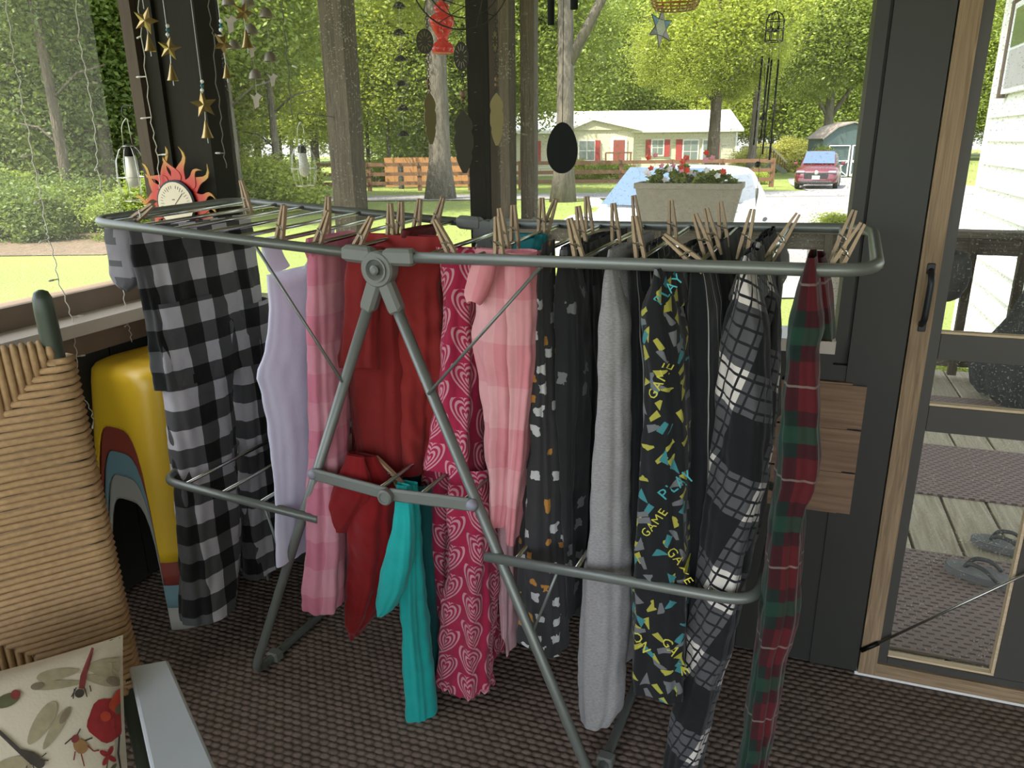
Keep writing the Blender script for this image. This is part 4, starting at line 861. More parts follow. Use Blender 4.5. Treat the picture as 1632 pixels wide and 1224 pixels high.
def _bones(nt, u, v):
    t = vor(nt, 27, (.3, .1, 0)); n = tex(nt, 'Noise', 'UV', 60.0); d = X(nt, t.outputs['Distance'])+(X(nt, n.outputs[0])-.5)*.55
    sel = X(nt, t.outputs['Color']); s = nt.nodes.new('ShaderNodeSeparateColor'); nt.links.new(t.outputs['Color'], s.inputs[0])
    w = d.lt(.24)*X(nt, s.outputs[0]).lt(.52); o = d.lt(.17)*X(nt, s.outputs[0]).gt(.66)
    return mixc(nt, o, mixc(nt, w, (.040, .039, .040), (.50, .50, .49)), (.42, .20, .045))
fabric('bone_print', _bones); 
def _bonesd(nt, u, v):
    t = vor(nt, 20, (.7, .5, 0)); n = tex(nt, 'Noise', 'UV', 60.0); d = X(nt, t.outputs['Distance'])+(X(nt, n.outputs[0])-.5)*.5
    s = nt.nodes.new('ShaderNodeSeparateColor'); nt.links.new(t.outputs['Color'], s.inputs[0]); return mixc(nt, d.lt(.2)*X(nt, s.outputs[0]).lt(.4), (.020, .021, .021), (.16, .16, .16))
fabric('bone_print_dark', _bonesd)
def _game(nt, u, v):
    c = (.014, .015, .016)
    for sc, sv, rot, col, th in ((34, (.1, .2, 0), .6, (.38, .36, .06), .36), (27, (.5, .9, 0), 1.1, (.05, .22, .235), .30), (30, (.8, .4, 0), .3, (.15, .155, .16), .36)):
        t = vor(nt, sc, sv, 1.0, rot); s = nt.nodes.new('ShaderNodeSeparateColor'); nt.links.new(t.outputs['Color'], s.inputs[0]); sp = nt.nodes.new('ShaderNodeSeparateXYZ'); nt.links.new(t.outputs['Position'], sp.inputs[0])
        sm = nt.nodes.new('ShaderNodeSeparateXYZ'); nt.links.new(t.inputs['Vector'].links[0].from_socket, sm.inputs[0]); r1 = X(nt, s.outputs[0])-.5; r2 = X(nt, s.outputs[2])-.5
        tri = ((X(nt, sm.outputs[0])-X(nt, sp.outputs[0]))*r1+(X(nt, sm.outputs[1])-X(nt, sp.outputs[1]))*r2).gt(.0005)
        c = mixc(nt, X(nt, t.outputs['Distance']).lt(th)*tri*X(nt, s.outputs[1]).lt(.5), c, col)
    return c
fabric('game_print', _game)
def _heather(nt, u, v):
    t = tex(nt, 'Noise', 'UV', 1.0, Detail=4.0); stretched(nt, t, (150, 380, 1), 'UV'); return mixc(nt, t.outputs[0], (.14, .135, .135), (.42, .405, .40))
fabric('heather_grey', _heather)
def plain(name, c, tr=.12): return fabric(name, lambda nt, u, v: c, trans=tr)
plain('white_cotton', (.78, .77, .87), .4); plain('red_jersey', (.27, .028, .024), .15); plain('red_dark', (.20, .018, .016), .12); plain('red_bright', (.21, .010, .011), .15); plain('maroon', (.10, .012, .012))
plain('teal_jersey', (.02, .42, .38), .2); plain('teal_dark', (.012, .10, .10)); plain('navy_shade', (.012, .022, .035)); plain('black_cotton', (.013, .014, .016), .05); plain('charcoal', (.035, .037, .040), .05); plain('pale_pink', (.62, .38, .40), .2)
def _piping(nt, u, v): return mixc(nt, ((u/.046).frac()-.5).abs().lt(.035), (.014, .015, .017), (.60, .60, .58))
fabric('black_piped', _piping, trans=.03)
plain('sock_grey', (.22, .21, .22)); plain('sock_dark', (.085, .083, .085)); plain('teal_elastic', (.02, .18, .19))
LG = 'laundry pegged on the drying rack'
FE = 0.0                             # front angle of cloth uv: toward +EX for the left wing
# 1 buffalo check trousers (left wing)
def z_at(P, dz): return V3((P.x, P.y, P.z+dz))
t, P = garment('check_trousers', (300, 345), 'black and white buffalo check pyjama trousers at the left end')
S = trace([(352, 212, 408), (385, 218, 414), (440, 228, 420), (500, 240, 425), (560, 251, 428), (590, 257, 431)], P, 'w', lambda f: .012+.038*f); skin('waist', S, 'buffalo_check', t, (11, 17), .008, 1, FE, planar=WX)
S = trace([(470, 236, 372), (540, 249, 372), (585, 256, 372), (640, 264, 372), (740, 276, 378), (820, 283, 383), (880, 286, 384), (930, 288, 381), (972, 291, 376)], P, 'w', lambda f: .036+.012*min(1, f*4)); skin('leg', S, 'buffalo_check', t, (4, 7), .007, 2, FE, planar=WX)
S = trace([(480, 355, 424), (590, 366, 431), (680, 372, 434), (760, 378, 438), (840, 382, 444), (905, 388, 447)], P+WX*.1, 'w', .042); skin('leg', S, 'buffalo_check', t, (4, 7), .006, 3, FE, planar=WX)
# 2 white tank top
t, P = garment('tank_top', (455, 372), 'white sleeveless tank top beside the check trousers', 'tank top')
skin('body', trace([(428, 427, 520), (480, 430, 525), (540, 424, 530), (575, 412, 532), (610, 421, 532), (660, 431, 533), (740, 437, 533), (800, 438, 533), (868, 441, 534)], P, 'w', lambda f: .012+.012*f), 'white_cotton', t, (5, 8), .006, 4, FE)
skin('strap', trace([(378, 416, 446), (400, 417, 449), (430, 427, 462)], P, 'w', .007), 'white_cotton', t, (2, 3), .001, 5, FE, 20)
skin('strap', trace([(364, 514, 534), (395, 500, 530), (432, 480, 522)], P, 'w', .007), 'white_cotton', t, (2, 3), .001, 6, FE, 20)
# 3 pink banded trousers
t, P = garment('pink_trousers', (525, 378), 'soft pink printed trousers between the tank top and the red shirt')
skin('waist', trace([(374, 490, 566), (390, 488, 562), (402, 491, 560)], P, 'w', lambda f: .014+.01*f), 'pink_gingham_deep', t, (14, 19), .003, 7, FE)
skin('leg', trace([(400, 491, 560), (500, 492, 560), (600, 492, 556), (700, 494, 557), (800, 491, 559), (880, 488, 556), (940, 484, 552), (962, 483, 546)], P, 'w', lambda f: .024+.02*f), 'pink_gingham_deep', t, (4, 7), .007, 8, FE)
skin('leg', shift(trace([(410, 500, 560), (600, 502, 562), (800, 505, 565), (930, 503, 560)], P, 'w', .04), WX*.16+EX*.004), 'pink_gingham_deep', t, (4, 7), .006, 9, FE)
# 4 red long shirt
t, P = garment('red_shirt', (640, 385), 'large red long sleeved shirt behind the hinge', 'shirt')
skin('body', trace([(374, 570, 705), (410, 560, 708), (470, 556, 710), (560, 553, 708), (640, 562, 703), (700, 570, 698), (740, 575, 690)], P+WX*.02, 'e', lambda f: .012+.04*min(1, f*5)), 'red_jersey', t, (6, 9), .010, 10, wr=1.6)
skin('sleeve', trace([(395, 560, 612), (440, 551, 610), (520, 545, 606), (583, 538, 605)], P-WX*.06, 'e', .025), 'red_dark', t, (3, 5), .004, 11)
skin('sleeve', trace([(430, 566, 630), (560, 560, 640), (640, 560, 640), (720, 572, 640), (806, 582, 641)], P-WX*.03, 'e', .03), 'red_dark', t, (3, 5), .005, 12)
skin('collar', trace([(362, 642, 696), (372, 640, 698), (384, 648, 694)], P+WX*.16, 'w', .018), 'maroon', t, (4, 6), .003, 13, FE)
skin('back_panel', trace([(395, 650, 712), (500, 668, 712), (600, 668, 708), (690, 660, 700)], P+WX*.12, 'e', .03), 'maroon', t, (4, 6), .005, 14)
# 5 lower red tee
LB = RN+WX*.16; LB.z = .585
t, P = garment('red_tee', LB+EX*(-.12)-WX*.11, 'bright red tee hanging low inside the rack', 'tee shirt', True)
skin('body', trace([(724, 557, 598), (770, 550, 628), (845, 552, 632), (920, 554, 622), (970, 554, 606), (1003, 555, 590)], P, 'e', lambda f: .007+.038*min(1, f*3)), 'red_bright', t, (4, 7), .006, 15)
skin('sleeve', trace([(726, 553, 580), (780, 533, 592), (820, 520, 574), (842, 515, 560)], P-WX*.03, 'e', lambda f: .005+.018*min(1, f*2)), 'red_bright', t, (3, 5), .003, 16)
# 6 teal shirt
t, P = garment('teal_shirt', LB+EX*(.06)-WX*.1, 'turquoise teal top hanging from the cross brace', 'top', True)
skin('sleeve', trace([(772, 632, 652), (830, 628, 660), (880, 617, 660), (930, 607, 650), (962, 600, 634), (976, 600, 622)], P-WX*.04, 'e', lambda f: .006+.018*min(1, f*2)), 'teal_jersey', t, (3, 5), .003, 17)
skin('body', trace([(768, 634, 664), (850, 632, 668), (930, 634, 674), (1000, 640, 682), (1070, 643, 688), (1130, 648, 692), (1165, 653, 692), (1187, 656, 684)], P, 'e', lambda f: .007+.03*min(1, f*2)), 'teal_jersey', t, (3, 6), .006, 18, hem=.002)
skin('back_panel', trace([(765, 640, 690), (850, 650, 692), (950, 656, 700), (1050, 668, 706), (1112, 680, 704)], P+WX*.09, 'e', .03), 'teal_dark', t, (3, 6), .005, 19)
skin('shade_sheet', trace([(790, 650, 700), (900, 652, 702), (1000, 650, 700), (1040, 648, 690)], P+WX*.15, 'e', .02), 'navy_shade', t, (3, 6), .004, 20)  # navy sheet stands in for the shade behind the teal top
# 7 heart trousers
t, P = garment('heart_trousers', (735, 404), 'hot pink trousers with pale heart swirls'); P = P+WX*.10
skin('waist', trace([(395, 694, 790), (420, 702, 775), (470, 711, 773), (560, 707, 775), (630, 702, 775), (690, 688, 772), (740, 680, 775)], P, 'e', lambda f: .014+.046*min(1, f*5)), 'heart_swirl', t, (6, 9), .006, 21)
skin('leg', trace([(725, 680, 740), (800, 675, 738), (880, 676, 735), (960, 685, 736), (1014, 692, 738)], P+WX*.05, 'e', .05), 'heart_swirl', t, (5, 8), .007, 22, ruffle=.004)
skin('leg', trace([(735, 718, 790), (820, 721, 792), (900, 718, 791), (980, 711, 786), (1040, 705, 781), (1086, 701, 784)], P-WX*.01, 'e', .05), 'heart_swirl', t, (5, 8), .008, 23, ruffle=.005)
skin('hem_panel', trace([(750, 770, 806), (900, 778, 808), (980, 782, 808), (1040, 784, 806)], P+WX*.16, 'e', .04), 'heart_swirl', t, (5, 8), .006, 24, ruffle=.004)
# 8 pink printed top
t, P = garment('pyjama_top', (815, 404), 'soft pink collared pyjama top right of the heart trousers', 'pyjama top')
skin('body', trace([(398, 758, 862), (430, 754, 850), (480, 764, 852), (540, 760, 850), (600, 773, 846), (660, 778, 842), (720, 781, 836), (790, 784, 829), (826, 786, 824)], P, 'e', lambda f: .010+.04*min(1, f*5)), 'pink_gingham', t, (5, 8), .008, 25)
skin('collar', trace([(418, 752, 790), (445, 745, 784), (468, 740, 776), (482, 744, 768)], P-WX*.055, 'e', .012), 'pink_gingham', t, (2, 4), .002, 26, SEG=24)
skin('sleeve', trace([(400, 806, 856), (470, 806, 857), (560, 812, 856), (680, 812, 846), (780, 808, 836), (858, 806, 830)], P-WX*.02, 'e', .03), 'pink_gingham', t, (3, 5), .005, 27)
skin('shaded_inside', trace([(405, 780, 872), (500, 790, 866), (600, 800, 862)], P+WX*.1, 'e', .03), 'pink_gingham_deep', t, (3, 5), .005, 28)  # deeper pink paints the shade inside the same top
# pale pink garment low behind
t, P = garment('pale_pink_top', RN+EX*.27+WX*.22-V3((0, 0, .46)), 'pale pink garment hanging low behind the near leg', 'top', True)
skin('body', trace([(800, 792, 832), (900, 796, 832), (980, 800, 832), (1030, 806, 830)], P, 'e', .05), 'pale_pink', t, (4, 7), .005, 29)
# 8b teal elastic shorts far on the right wing
t, P = garment('teal_shorts', (830, 378), 'dark teal gathered shorts pegged behind the pink top', 'shorts')
skin('waist', trace([(372, 806, 872), (390, 804, 874), (420, 806, 872), (480, 810, 868), (560, 812, 860)], P+WX*.04, 'e', lambda f: .012+.04*min(1, f*5)), 'teal_elastic', t, (14, 20), .003, 30)
# helper for trousers on the right wing: near leg traced, far leg behind it along the bar
def hung(name, px, label, rows, mat, thick=.055, back=.2, seed=0, folds=(4, 7), amp=.006, fs=(1, 1), zs=.98, waist=True, mat2=None, cat='trousers', part='leg'):
    t, P = garment(name, px, label, cat); s, q = on_top(*px)
    S = trace(rows, P, 'e', thick); cap_top(S, 5); skin(part, S, mat, t, folds, amp, seed)
    if back: skin(part, shift(S, WX*back, fs, zs), mat2 or mat, t, folds, amp, seed+50)
    if waist and back:
        W0 = []
        for i in range(7):
            w_ = Sec(); f = i/6; m = WX*(back/2); w_.c = P+m+V3((0, 0, .008-.075*f)); w_.ae = .010+.018*f; w_.aw = back/2+.03; W0.append(w_)
        skin('waistband', W0, mat2 or mat, t, (15, 22), .002, seed+70)
    return t, P
# 9 dark grey bone print
hung('print_trousers', (876, 402), 'charcoal trousers with small white and orange print', [(384, 864, 886), (430, 857, 886), (500, 853, 886), (600, 850, 888), (700, 846, 893), (760, 839, 896), (850, 832, 899), (900, 830, 901), (960, 833, 904), (1022, 829, 905)], 'bone_print', .045, 0, 31)
hung('dark_print_trousers', (905, 398), 'darker print trousers with white neckline just left of the plain black pair', [(392, 886, 936), (440, 884, 938), (560, 886, 940), (700, 890, 936), (820, 896, 932), (966, 904, 930)], 'bone_print_dark', .05, .2, 32)
# 10 black plain
hung('black_trousers', (940, 390), 'plain black trousers left of the heather grey sweatpants', [(384, 930, 962), (430, 933, 960), (600, 938, 962), (760, 934, 958), (880, 930, 950)], 'black_cotton', .06, .18, 33)
# 11 heather grey
hung('grey_sweatpants', (985, 408), 'heather grey sweatpants with one leg to the front', [(392, 966, 1004), (430, 958, 1006), (500, 957, 1010), (600, 956, 1010), (680, 953, 1009), (760, 946, 1008), (850, 938, 1008), (900, 932, 1008), (1000, 928, 1004), (1060, 925, 998), (1110, 926, 993), (1136, 931, 980)], 'heather_grey', .05, .2, 34, (3, 5), .005)
# 12 piped black
hung('piped_trousers', (1030, 400), 'black trousers with white piping behind the grey sweatpants', [(396, 1004, 1040), (440, 1006, 1040), (600, 1008, 1044), (760, 1006, 1040), (900, 1004, 1034)], 'black_piped', .07, .16, 35, (3, 5), .004)
# 13 game print
gt, gP = hung('game_trousers', (1068, 416), 'black trousers printed with yellow and teal game lettering', [(420, 1036, 1082), (450, 1030, 1086), (485, 1020, 1090), (530, 1029, 1093), (600, 1028, 1096), (650, 1030, 1097), (720, 1026, 1098), (800, 1019, 1099), (900, 1010, 1099), (1000, 1008, 1098), (1086, 1008, 1092)], 'game_print', .055, .2, 36)
# 14 black striped pair
hung('striped_trousers', (1112, 402), 'black trousers with thin white side stripes next to the game print', [(396, 1092, 1140), (440, 1094, 1148), (600, 1098, 1150), (760, 1098, 1150), (900, 1098, 1140), (1010, 1096, 1130)], 'black_piped', .075, .16, 37, (3, 5), .004)
hung('charcoal_trousers', (1150, 385), 'charcoal trousers hanging between the striped and plaid pairs', [(380, 1132, 1172), (430, 1138, 1172), (600, 1140, 1166), (800, 1132, 1156), (940, 1120, 1146)], 'charcoal', .06, .15, 38, (3, 5), .004)
# 15 black and white plaid
hung('plaid_trousers', (1190, 415), 'black trousers with white plaid near the right end', [(400, 1178, 1208), (430, 1166, 1216), (500, 1158, 1227), (560, 1154, 1229), (650, 1148, 1228), (750, 1139, 1222), (820, 1126, 1208), (880, 1118, 1196), (960, 1110, 1181), (1020, 1100, 1166), (1080, 1088, 1150), (1150, 1071, 1131), (1240, 1057, 1112)], 'black_plaid', .05, .17, 39, (4, 6), .006)
hung('black_jacket', (1216, 385), 'black garment pegged beside the plaid trousers', [(376, 1208, 1230), (420, 1205, 1234), (500, 1208, 1236), (600, 1206, 1234), (700, 1200, 1230)], 'black_cotton', .05, .12, 40, (3, 5), .004, cat='jacket', part='panel')
# 17 red tartan
tt, tP = hung('tartan_trousers', (1288, 425), 'dark red and green tartan trousers at the right end', [(404, 1276, 1314), (440, 1264, 1318), (500, 1256, 1318), (560, 1250, 1306), (650, 1245, 1305), (745, 1236, 1307), (800, 1228, 1287), (850, 1221, 1282), (950, 1214, 1274), (1050, 1200, 1248), (1150, 1190, 1234), (1240, 1177, 1216)], 'red_tartan', .05, 0, 41, (4, 6), .006)
skin('cuff_leg', trace([(405, 1292, 1316), (450, 1290, 1324), (500, 1292, 1327), (538, 1296, 1329)], tP+WX*.06, 'e', .04), 'red_tartan', tt, (3, 5), .003, 42)
# grey sock at the left end
t, P = garment('ankle_sock', (205, 352), 'grey ankle sock with dark toe and heel at the left tip', 'sock')
def sock(P):
    S = trace([(350, 178, 212), (362, 169, 213), (378, 168, 214), (392, 171, 215), (405, 173, 217), (420, 175, 219), (437, 176, 222), (448, 181, 221), (457, 189, 215), (462, 197, 208)], P, 'e', .016, 30)
    o = skin('knit', S, 'sock_grey', t, (2, 3), .0015, 43); o.data.materials.append(MATS['sock_dark']); o.data.materials.append(MATS['black_cotton'])
    zs = [s.c.z for s in S]; zt, zb = zs[0], zs[-1]
    for pl in o.data.polygons:
        c = pl.center+V3(t.location); f = (zt-c.z)/(zt-zb); e = (c-S[10].c).dot(EX)
        if f > .80 and e > -.016: pl.material_index = 1
        elif .12 < f < .34 and e < .004: pl.material_index = 1
        elif .56 < f < .64 and -.03 < e < .012: pl.material_index = 1
sock(P)
# lettering on the game trousers
M('print_yellow', (.50, .47, .06), .8); M('print_teal', (.05, .32, .34), .8); M('print_white', (.5, .5, .5), .8)
def lettering(txt, px, py, ang, size, mat, par, P, off):
    cu = bpy.data.curves.new('lettering', 'FONT'); cu.body = txt; cu.size = size; cu.align_x = 'CENTER'; cu.align_y = 'CENTER'; cu.resolution_u = 2; cu.space_character = 1.15
    tmp = bpy.data.objects.new('tmp', cu); COL.objects.link(tmp); dg = bpy.context.evaluated_depsgraph_get(); me = bpy.data.meshes.new_from_object(tmp.evaluated_get(dg)); bpy.data.objects.remove(tmp)
    c = onp(px, py, P-WX*off, NORM_E); R2 = Matrix.Rotation(ang, 2); tgt = [o for o in par.children if o.name.startswith('leg')][0]
    dgo = tgt; L0 = V3(par.location); inv = V3((0, 0, 0)); mb = MB()
    for v in me.vertices:
        q = R2@v.co.xy; w = c+EX*q.x+V3((0, 0, q.y)); ok, loc, nn, _ = dgo.ray_cast(w-WX*.3-L0, WX)
        mb.v.append(tuple(loc+L0-WX*.0012 if ok else w))
    mb.f = [tuple(p_.vertices) for p_ in me.polygons]; bpy.data.meshes.remove(me); o = mb.build('lettering', mat, par); return o
for a in (('GAME', 1052, 608, 1.15, .022, 'print_yellow'), ('PLAY', 1066, 462, .9, .022, 'print_teal'), ('GAME', 1042, 835, 1.0, .021, 'print_yellow'), ('GAME', 1082, 905, -.9, .022, 'print_yellow'), ('GAME', 1075, 1048, -.95, .025, 'print_yellow'), ('ON', 1020, 1025, -.9, .026, 'print_yellow'), ('PLAY', 1078, 775, .8, .028, 'print_teal')):
    lettering(*a[:6], gt, gP, .055)

# ------------------------------------------------------------------ clothes pegs
wood('peg_wood', (.27, .19, .11), (.45, .33, .20), 2, 30, .65); M('peg_spring', (.55, .53, .48), .3, 1.0)
def peg_proto():
    t = thing('clothes_peg', (0, 0, 0), 'x', 'clothes peg', 'wooden pegs on the drying rack')
    for s in (-1, 1):       # prong: jaws at z=-.03, handle tips at z=.052
        pr = [(-.030, .0058), (-.030, .0088), (-.010, .0092), (.004, .0084), (.022, .0070), (.052, .0044), (.052, .0009), (.010, .0026), (-.008, .0036)]
        MB().prism([(s*b, a) for a, b in pr], (0, 0, 0), (1, 0, 0), (0, 0, 1), .0095).build('prong', 'peg_wood', t)
    mb = MB(); pth = []
    for i in range(25): a = i*2*pi/8; pth.append((.0045*cos(a), -.006+.012*i/24, .006+.0045*sin(a)))
    mb.tube(pth, .0009, 5); mb.tube([(-.0085, -.0062, .012), (.0085, -.0062, .004)], .0009, 5); MB_ = mb.build('spring', 'peg_spring', t); return t
PEG = peg_proto(); first = [True]
def peg(xt, yt, xb, yb, label, lowz=None):
    if lowz is None: s, q = on_top(xb, yb); B0 = top(s, q); s = min(BARS, key=lambda b: abs(b-s)) if abs(min(BARS, key=lambda b: abs(b-s))-s) < .045 else s; B = top(s, max(.02, min(.98, q)))
    else: B = onp(xb, yb, lowz, NORM_E); B0 = B
    d = onp(xt, yt, B0, NORM_E)-B0; d.normalize()
    if d.z < .35: d.z = .35; d.normalize()
    o = PEG if first[0] else copy_tree(PEG); first[0] = False
    zx = d; yx = WX-d*WX.dot(d); yx.normalize(); xx = yx.cross(zx)
    o.matrix_world = Matrix.Translation(B+d*.018) @ Matrix((xx, yx, zx)).transposed().to_4x4(); o['label'] = label
PL = [(265, 320, 226, 350, 'tilted peg holding the grey sock end of the rack'), (394, 290, 405, 334, 'tall peg gripping the far corner of the check trousers'), (436, 328, 429, 380, 'peg on the left strap of the white tank top'),
      (527, 312, 524, 366, 'peg on the far strap of the white tank top'), (522, 348, 508, 388, 'peg at the near waist of the soft pink trousers'), (588, 350, 566, 394, 'leaning peg at the near edge of the red shirt'),
      (606, 322, 607, 378, 'left one of two pegs side by side on the pink waistband'), (622, 320, 620, 374, 'right one of two pegs side by side on the pink waistband'), (692, 315, 678, 360, 'peg leaning right at the far edge of the red shirt'),
      (698, 326, 692, 372, 'upright peg on the rolled collar of the red shirt'), (698, 360, 722, 408, 'peg leaning left on the heart trousers waist'), (799, 338, 806, 392, 'peg at the left end of the teal shorts'),
      (820, 332, 822, 386, 'peg in the middle of the teal shorts'), (793, 358, 796, 412, 'peg on the collar of the soft pink top'), (868, 322, 868, 370, 'peg at the right end of the teal shorts'),
      (866, 338, 885, 414, 'large peg gripping the charcoal print trousers'), (890, 338, 880, 368, 'small leaning peg behind the charcoal print trousers'), (921, 330, 929, 390, 'peg on the darker print trousers'),
      (941, 324, 946, 384, 'right one of two close pegs on the plain black trousers'), (932, 322, 936, 368, 'left one of two close pegs on the plain black trousers'), (977, 312, 984, 366, 'peg at the far end of the black waistband'),
      (997, 350, 1007, 414, 'peg at the front of the heather grey sweatpants'), (1050, 328, 1053, 380, 'peg at the far end of the grey sweatpants bar'), (1026, 380, 1074, 420, 'peg tipped far over on the game trousers'),
      (1088, 348, 1108, 406, 'peg leaning left at the front of the striped trousers'), (1102, 330, 1118, 396, 'taller peg behind the striped trousers peg'), (1140, 322, 1146, 384, 'upright peg on the charcoal trousers'),
      (1197, 345, 1184, 402, 'dark peg at the front of the plaid trousers'), (1238, 335, 1196, 402, 'peg leaning right over the black garment'), (1334, 338, 1282, 426, 'long peg leaning right over the tartan trousers'), (1318, 356, 1300, 404, 'second peg behind the tartan trousers peg')]
for a in PL: peg(*a)
peg(556, 694, 552, 736, 'peg on the low red tee inside the rack', LB-WX*.05); peg(602, 733, 634, 768, 'tipped peg above the teal top on the cross brace', LB-WX*.1); peg(742, 770, 780, 794, 'tipped peg on the low bar behind the heart trousers', LB+WX*.05)
# ------------------------------------------------------------------ stacked stools
def stool(cx, cy, z0, col, label, name):
    t = thing(name, (cx, cy, z0), label, 'stool', 'stack of plastic stools'); m = M(name+'_plastic', col, .32, vary=.03, spec=.5)
    H = .50; S = 96; mb = MB(); R = Matrix.Rotation(math.radians(-8), 3, 'Z')
    def sq(a, r, p=.62): return R@V3((math.copysign(abs(cos(a))**p, cos(a))*r, math.copysign(abs(sin(a))**p, sin(a))*r, 0))
    tops = [(0, .002), (0, .06), (.0, .100), (.004, .118), (.016, .131), (.035, .138)]; NR = 16
    def reach(a):                                # skirt depth (0..1) at this angle: full at the four legs, arched between them
        u = abs((a % (pi/2))-pi/4)/(pi/4)        # 0 at a corner leg, 1 in the middle of a side
        return 1.0 if u < .42 else 1.0-.70*math.sqrt(max(0, 1-((1-u)/.58)**2.6))
    for f, r in tops:
        for k in range(S): mb.v.append(tuple(V3((cx, cy, z0+H*(1-f)))+sq(2*pi*(k+.5)/S, r)))
    for i in range(1, NR+1):
        for k in range(S): a = 2*pi*(k+.5)/S; f = .035+(reach(a)-.035)*i/NR; mb.v.append(tuple(V3((cx, cy, z0+H*(1-f)))+sq(a, .138+.050*f)))
    for i in range(len(tops)+NR-1):
        for k in range(S): q = (k+1) % S; mb.f.append((i*S+k, i*S+q, (i+1)*S+q, (i+1)*S+k))
    o = mb.build('shell', m, t, 60); sol = o.modifiers.new('wall', 'SOLIDIFY'); sol.thickness = .004; sol.offset = -1
    MB().lathe([(.012, H+.0005), (.014, H+.001), (.009, H-.001)], (cx, cy, z0), seg=16).build('seat_hole', M(name+'_hole', hsv(col, 1, .3), .6), t); return t
SC = V3((-1.545, 1.53, 0))
for i, (c, nm, lab) in enumerate((((.30, .29, .25), 'grey_stool', 'grey plastic stool at the bottom of the stack'), ((.14, .24, .26), 'blue_stool', 'dusty blue plastic stool, second from the bottom of the stack'), ((.22, .045, .03), 'red_stool', 'brick red plastic stool under the yellow one'), ((.66, .42, .02), 'yellow_stool', 'yellow plastic stool topping the stack'))):
    stool(SC.x, SC.y, .068*i, c, lab, nm)
# ------------------------------------------------------------------ rope chair
CF = V3((.81, -.586, 0)).normalized(); CL = V3((.586, .81, 0)).normalized()      # facing, sitter's left
M('chair_green', (.035, .05, .032), .4, vary=.1); M('arm_grey', (.42, .45, .47), .38, vary=.06, vscale=14, bmp=.08); 
def _rope():
    m, nt, b = newmat('paper_rope'); t = tex(nt, 'Noise', scale=120.0, Detail=4.0); t2 = tex(nt, 'Noise', scale=9.0, Detail=3.0); c = mixc(nt, t.outputs[0], (.30, .18, .085), (.52, .345, .175)); c = mixc(nt, .35, c, mixc(nt, t2.outputs[0], (.25, .25, .25), (.75, .75, .75)), 'OVERLAY')
    nt.links.new(c, b.inputs['Base Color']); b.inputs['Roughness'].default_value = .85; bump(nt, b, t.outputs[0], .5, .002); MATS['paper_rope'] = m
_rope()
pb = onz(186, 1015, .50); pt = onz(64, 462, 1.055)          # left back post: seat level and finial top
CW = .56                                                     # chair width toward the other post
ch = thing('rope_chair', (pb+CF*.25-CL*CW/2)*1.0, 'wood armchair with a woven tan rope back and a grey arm', 'armchair'); ch.location.z = 0
ax = (pt-pb).normalized()
for k, nm in ((0, 'back_post'), (1, 'back_post')):
    o = -CL*CW*k; a = pb+o-ax*.55; a = pb+o+(pb-pt)*((pb.z)/(pt.z-pb.z)); prof = [pb+o-ax*(pb.z/ax.z), pb+o, pt+o-ax*.03, pt+o-ax*.012, pt+o-ax*.003, pt+o]
    MB().tube(prof, [.0135, .0135, .0135, .0125, .009, .003], 14).build(nm, 'chair_green', ch, 50)
vtop = (pt-pb).length-.088; back_n = ax.cross(CL).normalized(); back_n = back_n if back_n.dot(CF) > 0 else -back_n
HB = vtop+.09; B0 = pb-ax*.09                                # weave spans B0 .. B0+ax*HB
pitch = .0102; nr = int(HB/pitch); rr_ = .0051
def W(u, v, d=.006): return B0-CL*u+ax*v+back_n*(d+.013)
for k in range(nr):
    v = pitch*(k+.5); m = min(v, HB-v, CW/2)
    for side in (0, 1):
        u0 = -.017 if side == 0 else CW+.017; um = m if side == 0 else CW-m; sg = 1 if side == 0 else -1
        jit = random.uniform(-.001, .001)
        path = [W(u0+sg*.004, v, -.03), W(u0-sg*.004, v, -.016), W(u0+sg*.004, v+jit, 0), W(u0+sg*.02, v+jit, .003), W((u0+um)/2, v-jit, .002), W(um, v+jit, -.002), W(um, v, -.012)]
        if side == 0 or k % 1 == 0: MB().tube(path, rr_, 6).build('rope_strand', 'paper_rope', ch, True)
nc = int(CW/pitch)
for k in range(nc):
    u = pitch*(k+.5); m = min(u, CW-u, HB/2)
    for side in (0, 1):
        v0 = HB+.012 if side == 0 else -.012; vm = HB-m if side == 0 else m; sg = -1 if side == 0 else 1
        path = [W(u, v0+sg*.004, -.03), W(u, v0-sg*.003, -.014), W(u, v0+sg*.006, 0), W(u, (v0+vm)/2, .002), W(u, vm, -.003), W(u, vm, -.012)]; MB().tube(path, rr_, 6).build('rope_strand', 'paper_rope', ch, True)
MB().tube([W(0, HB-.0, -.016), W(CW, HB, -.016)], .012, 10).build('top_rail', 'chair_green', ch, True); MB().tube([W(0, 0.0, -.016), W(CW, 0, -.016)], .012, 10).build('bottom_rail', 'chair_green', ch, True)
AZ = .55
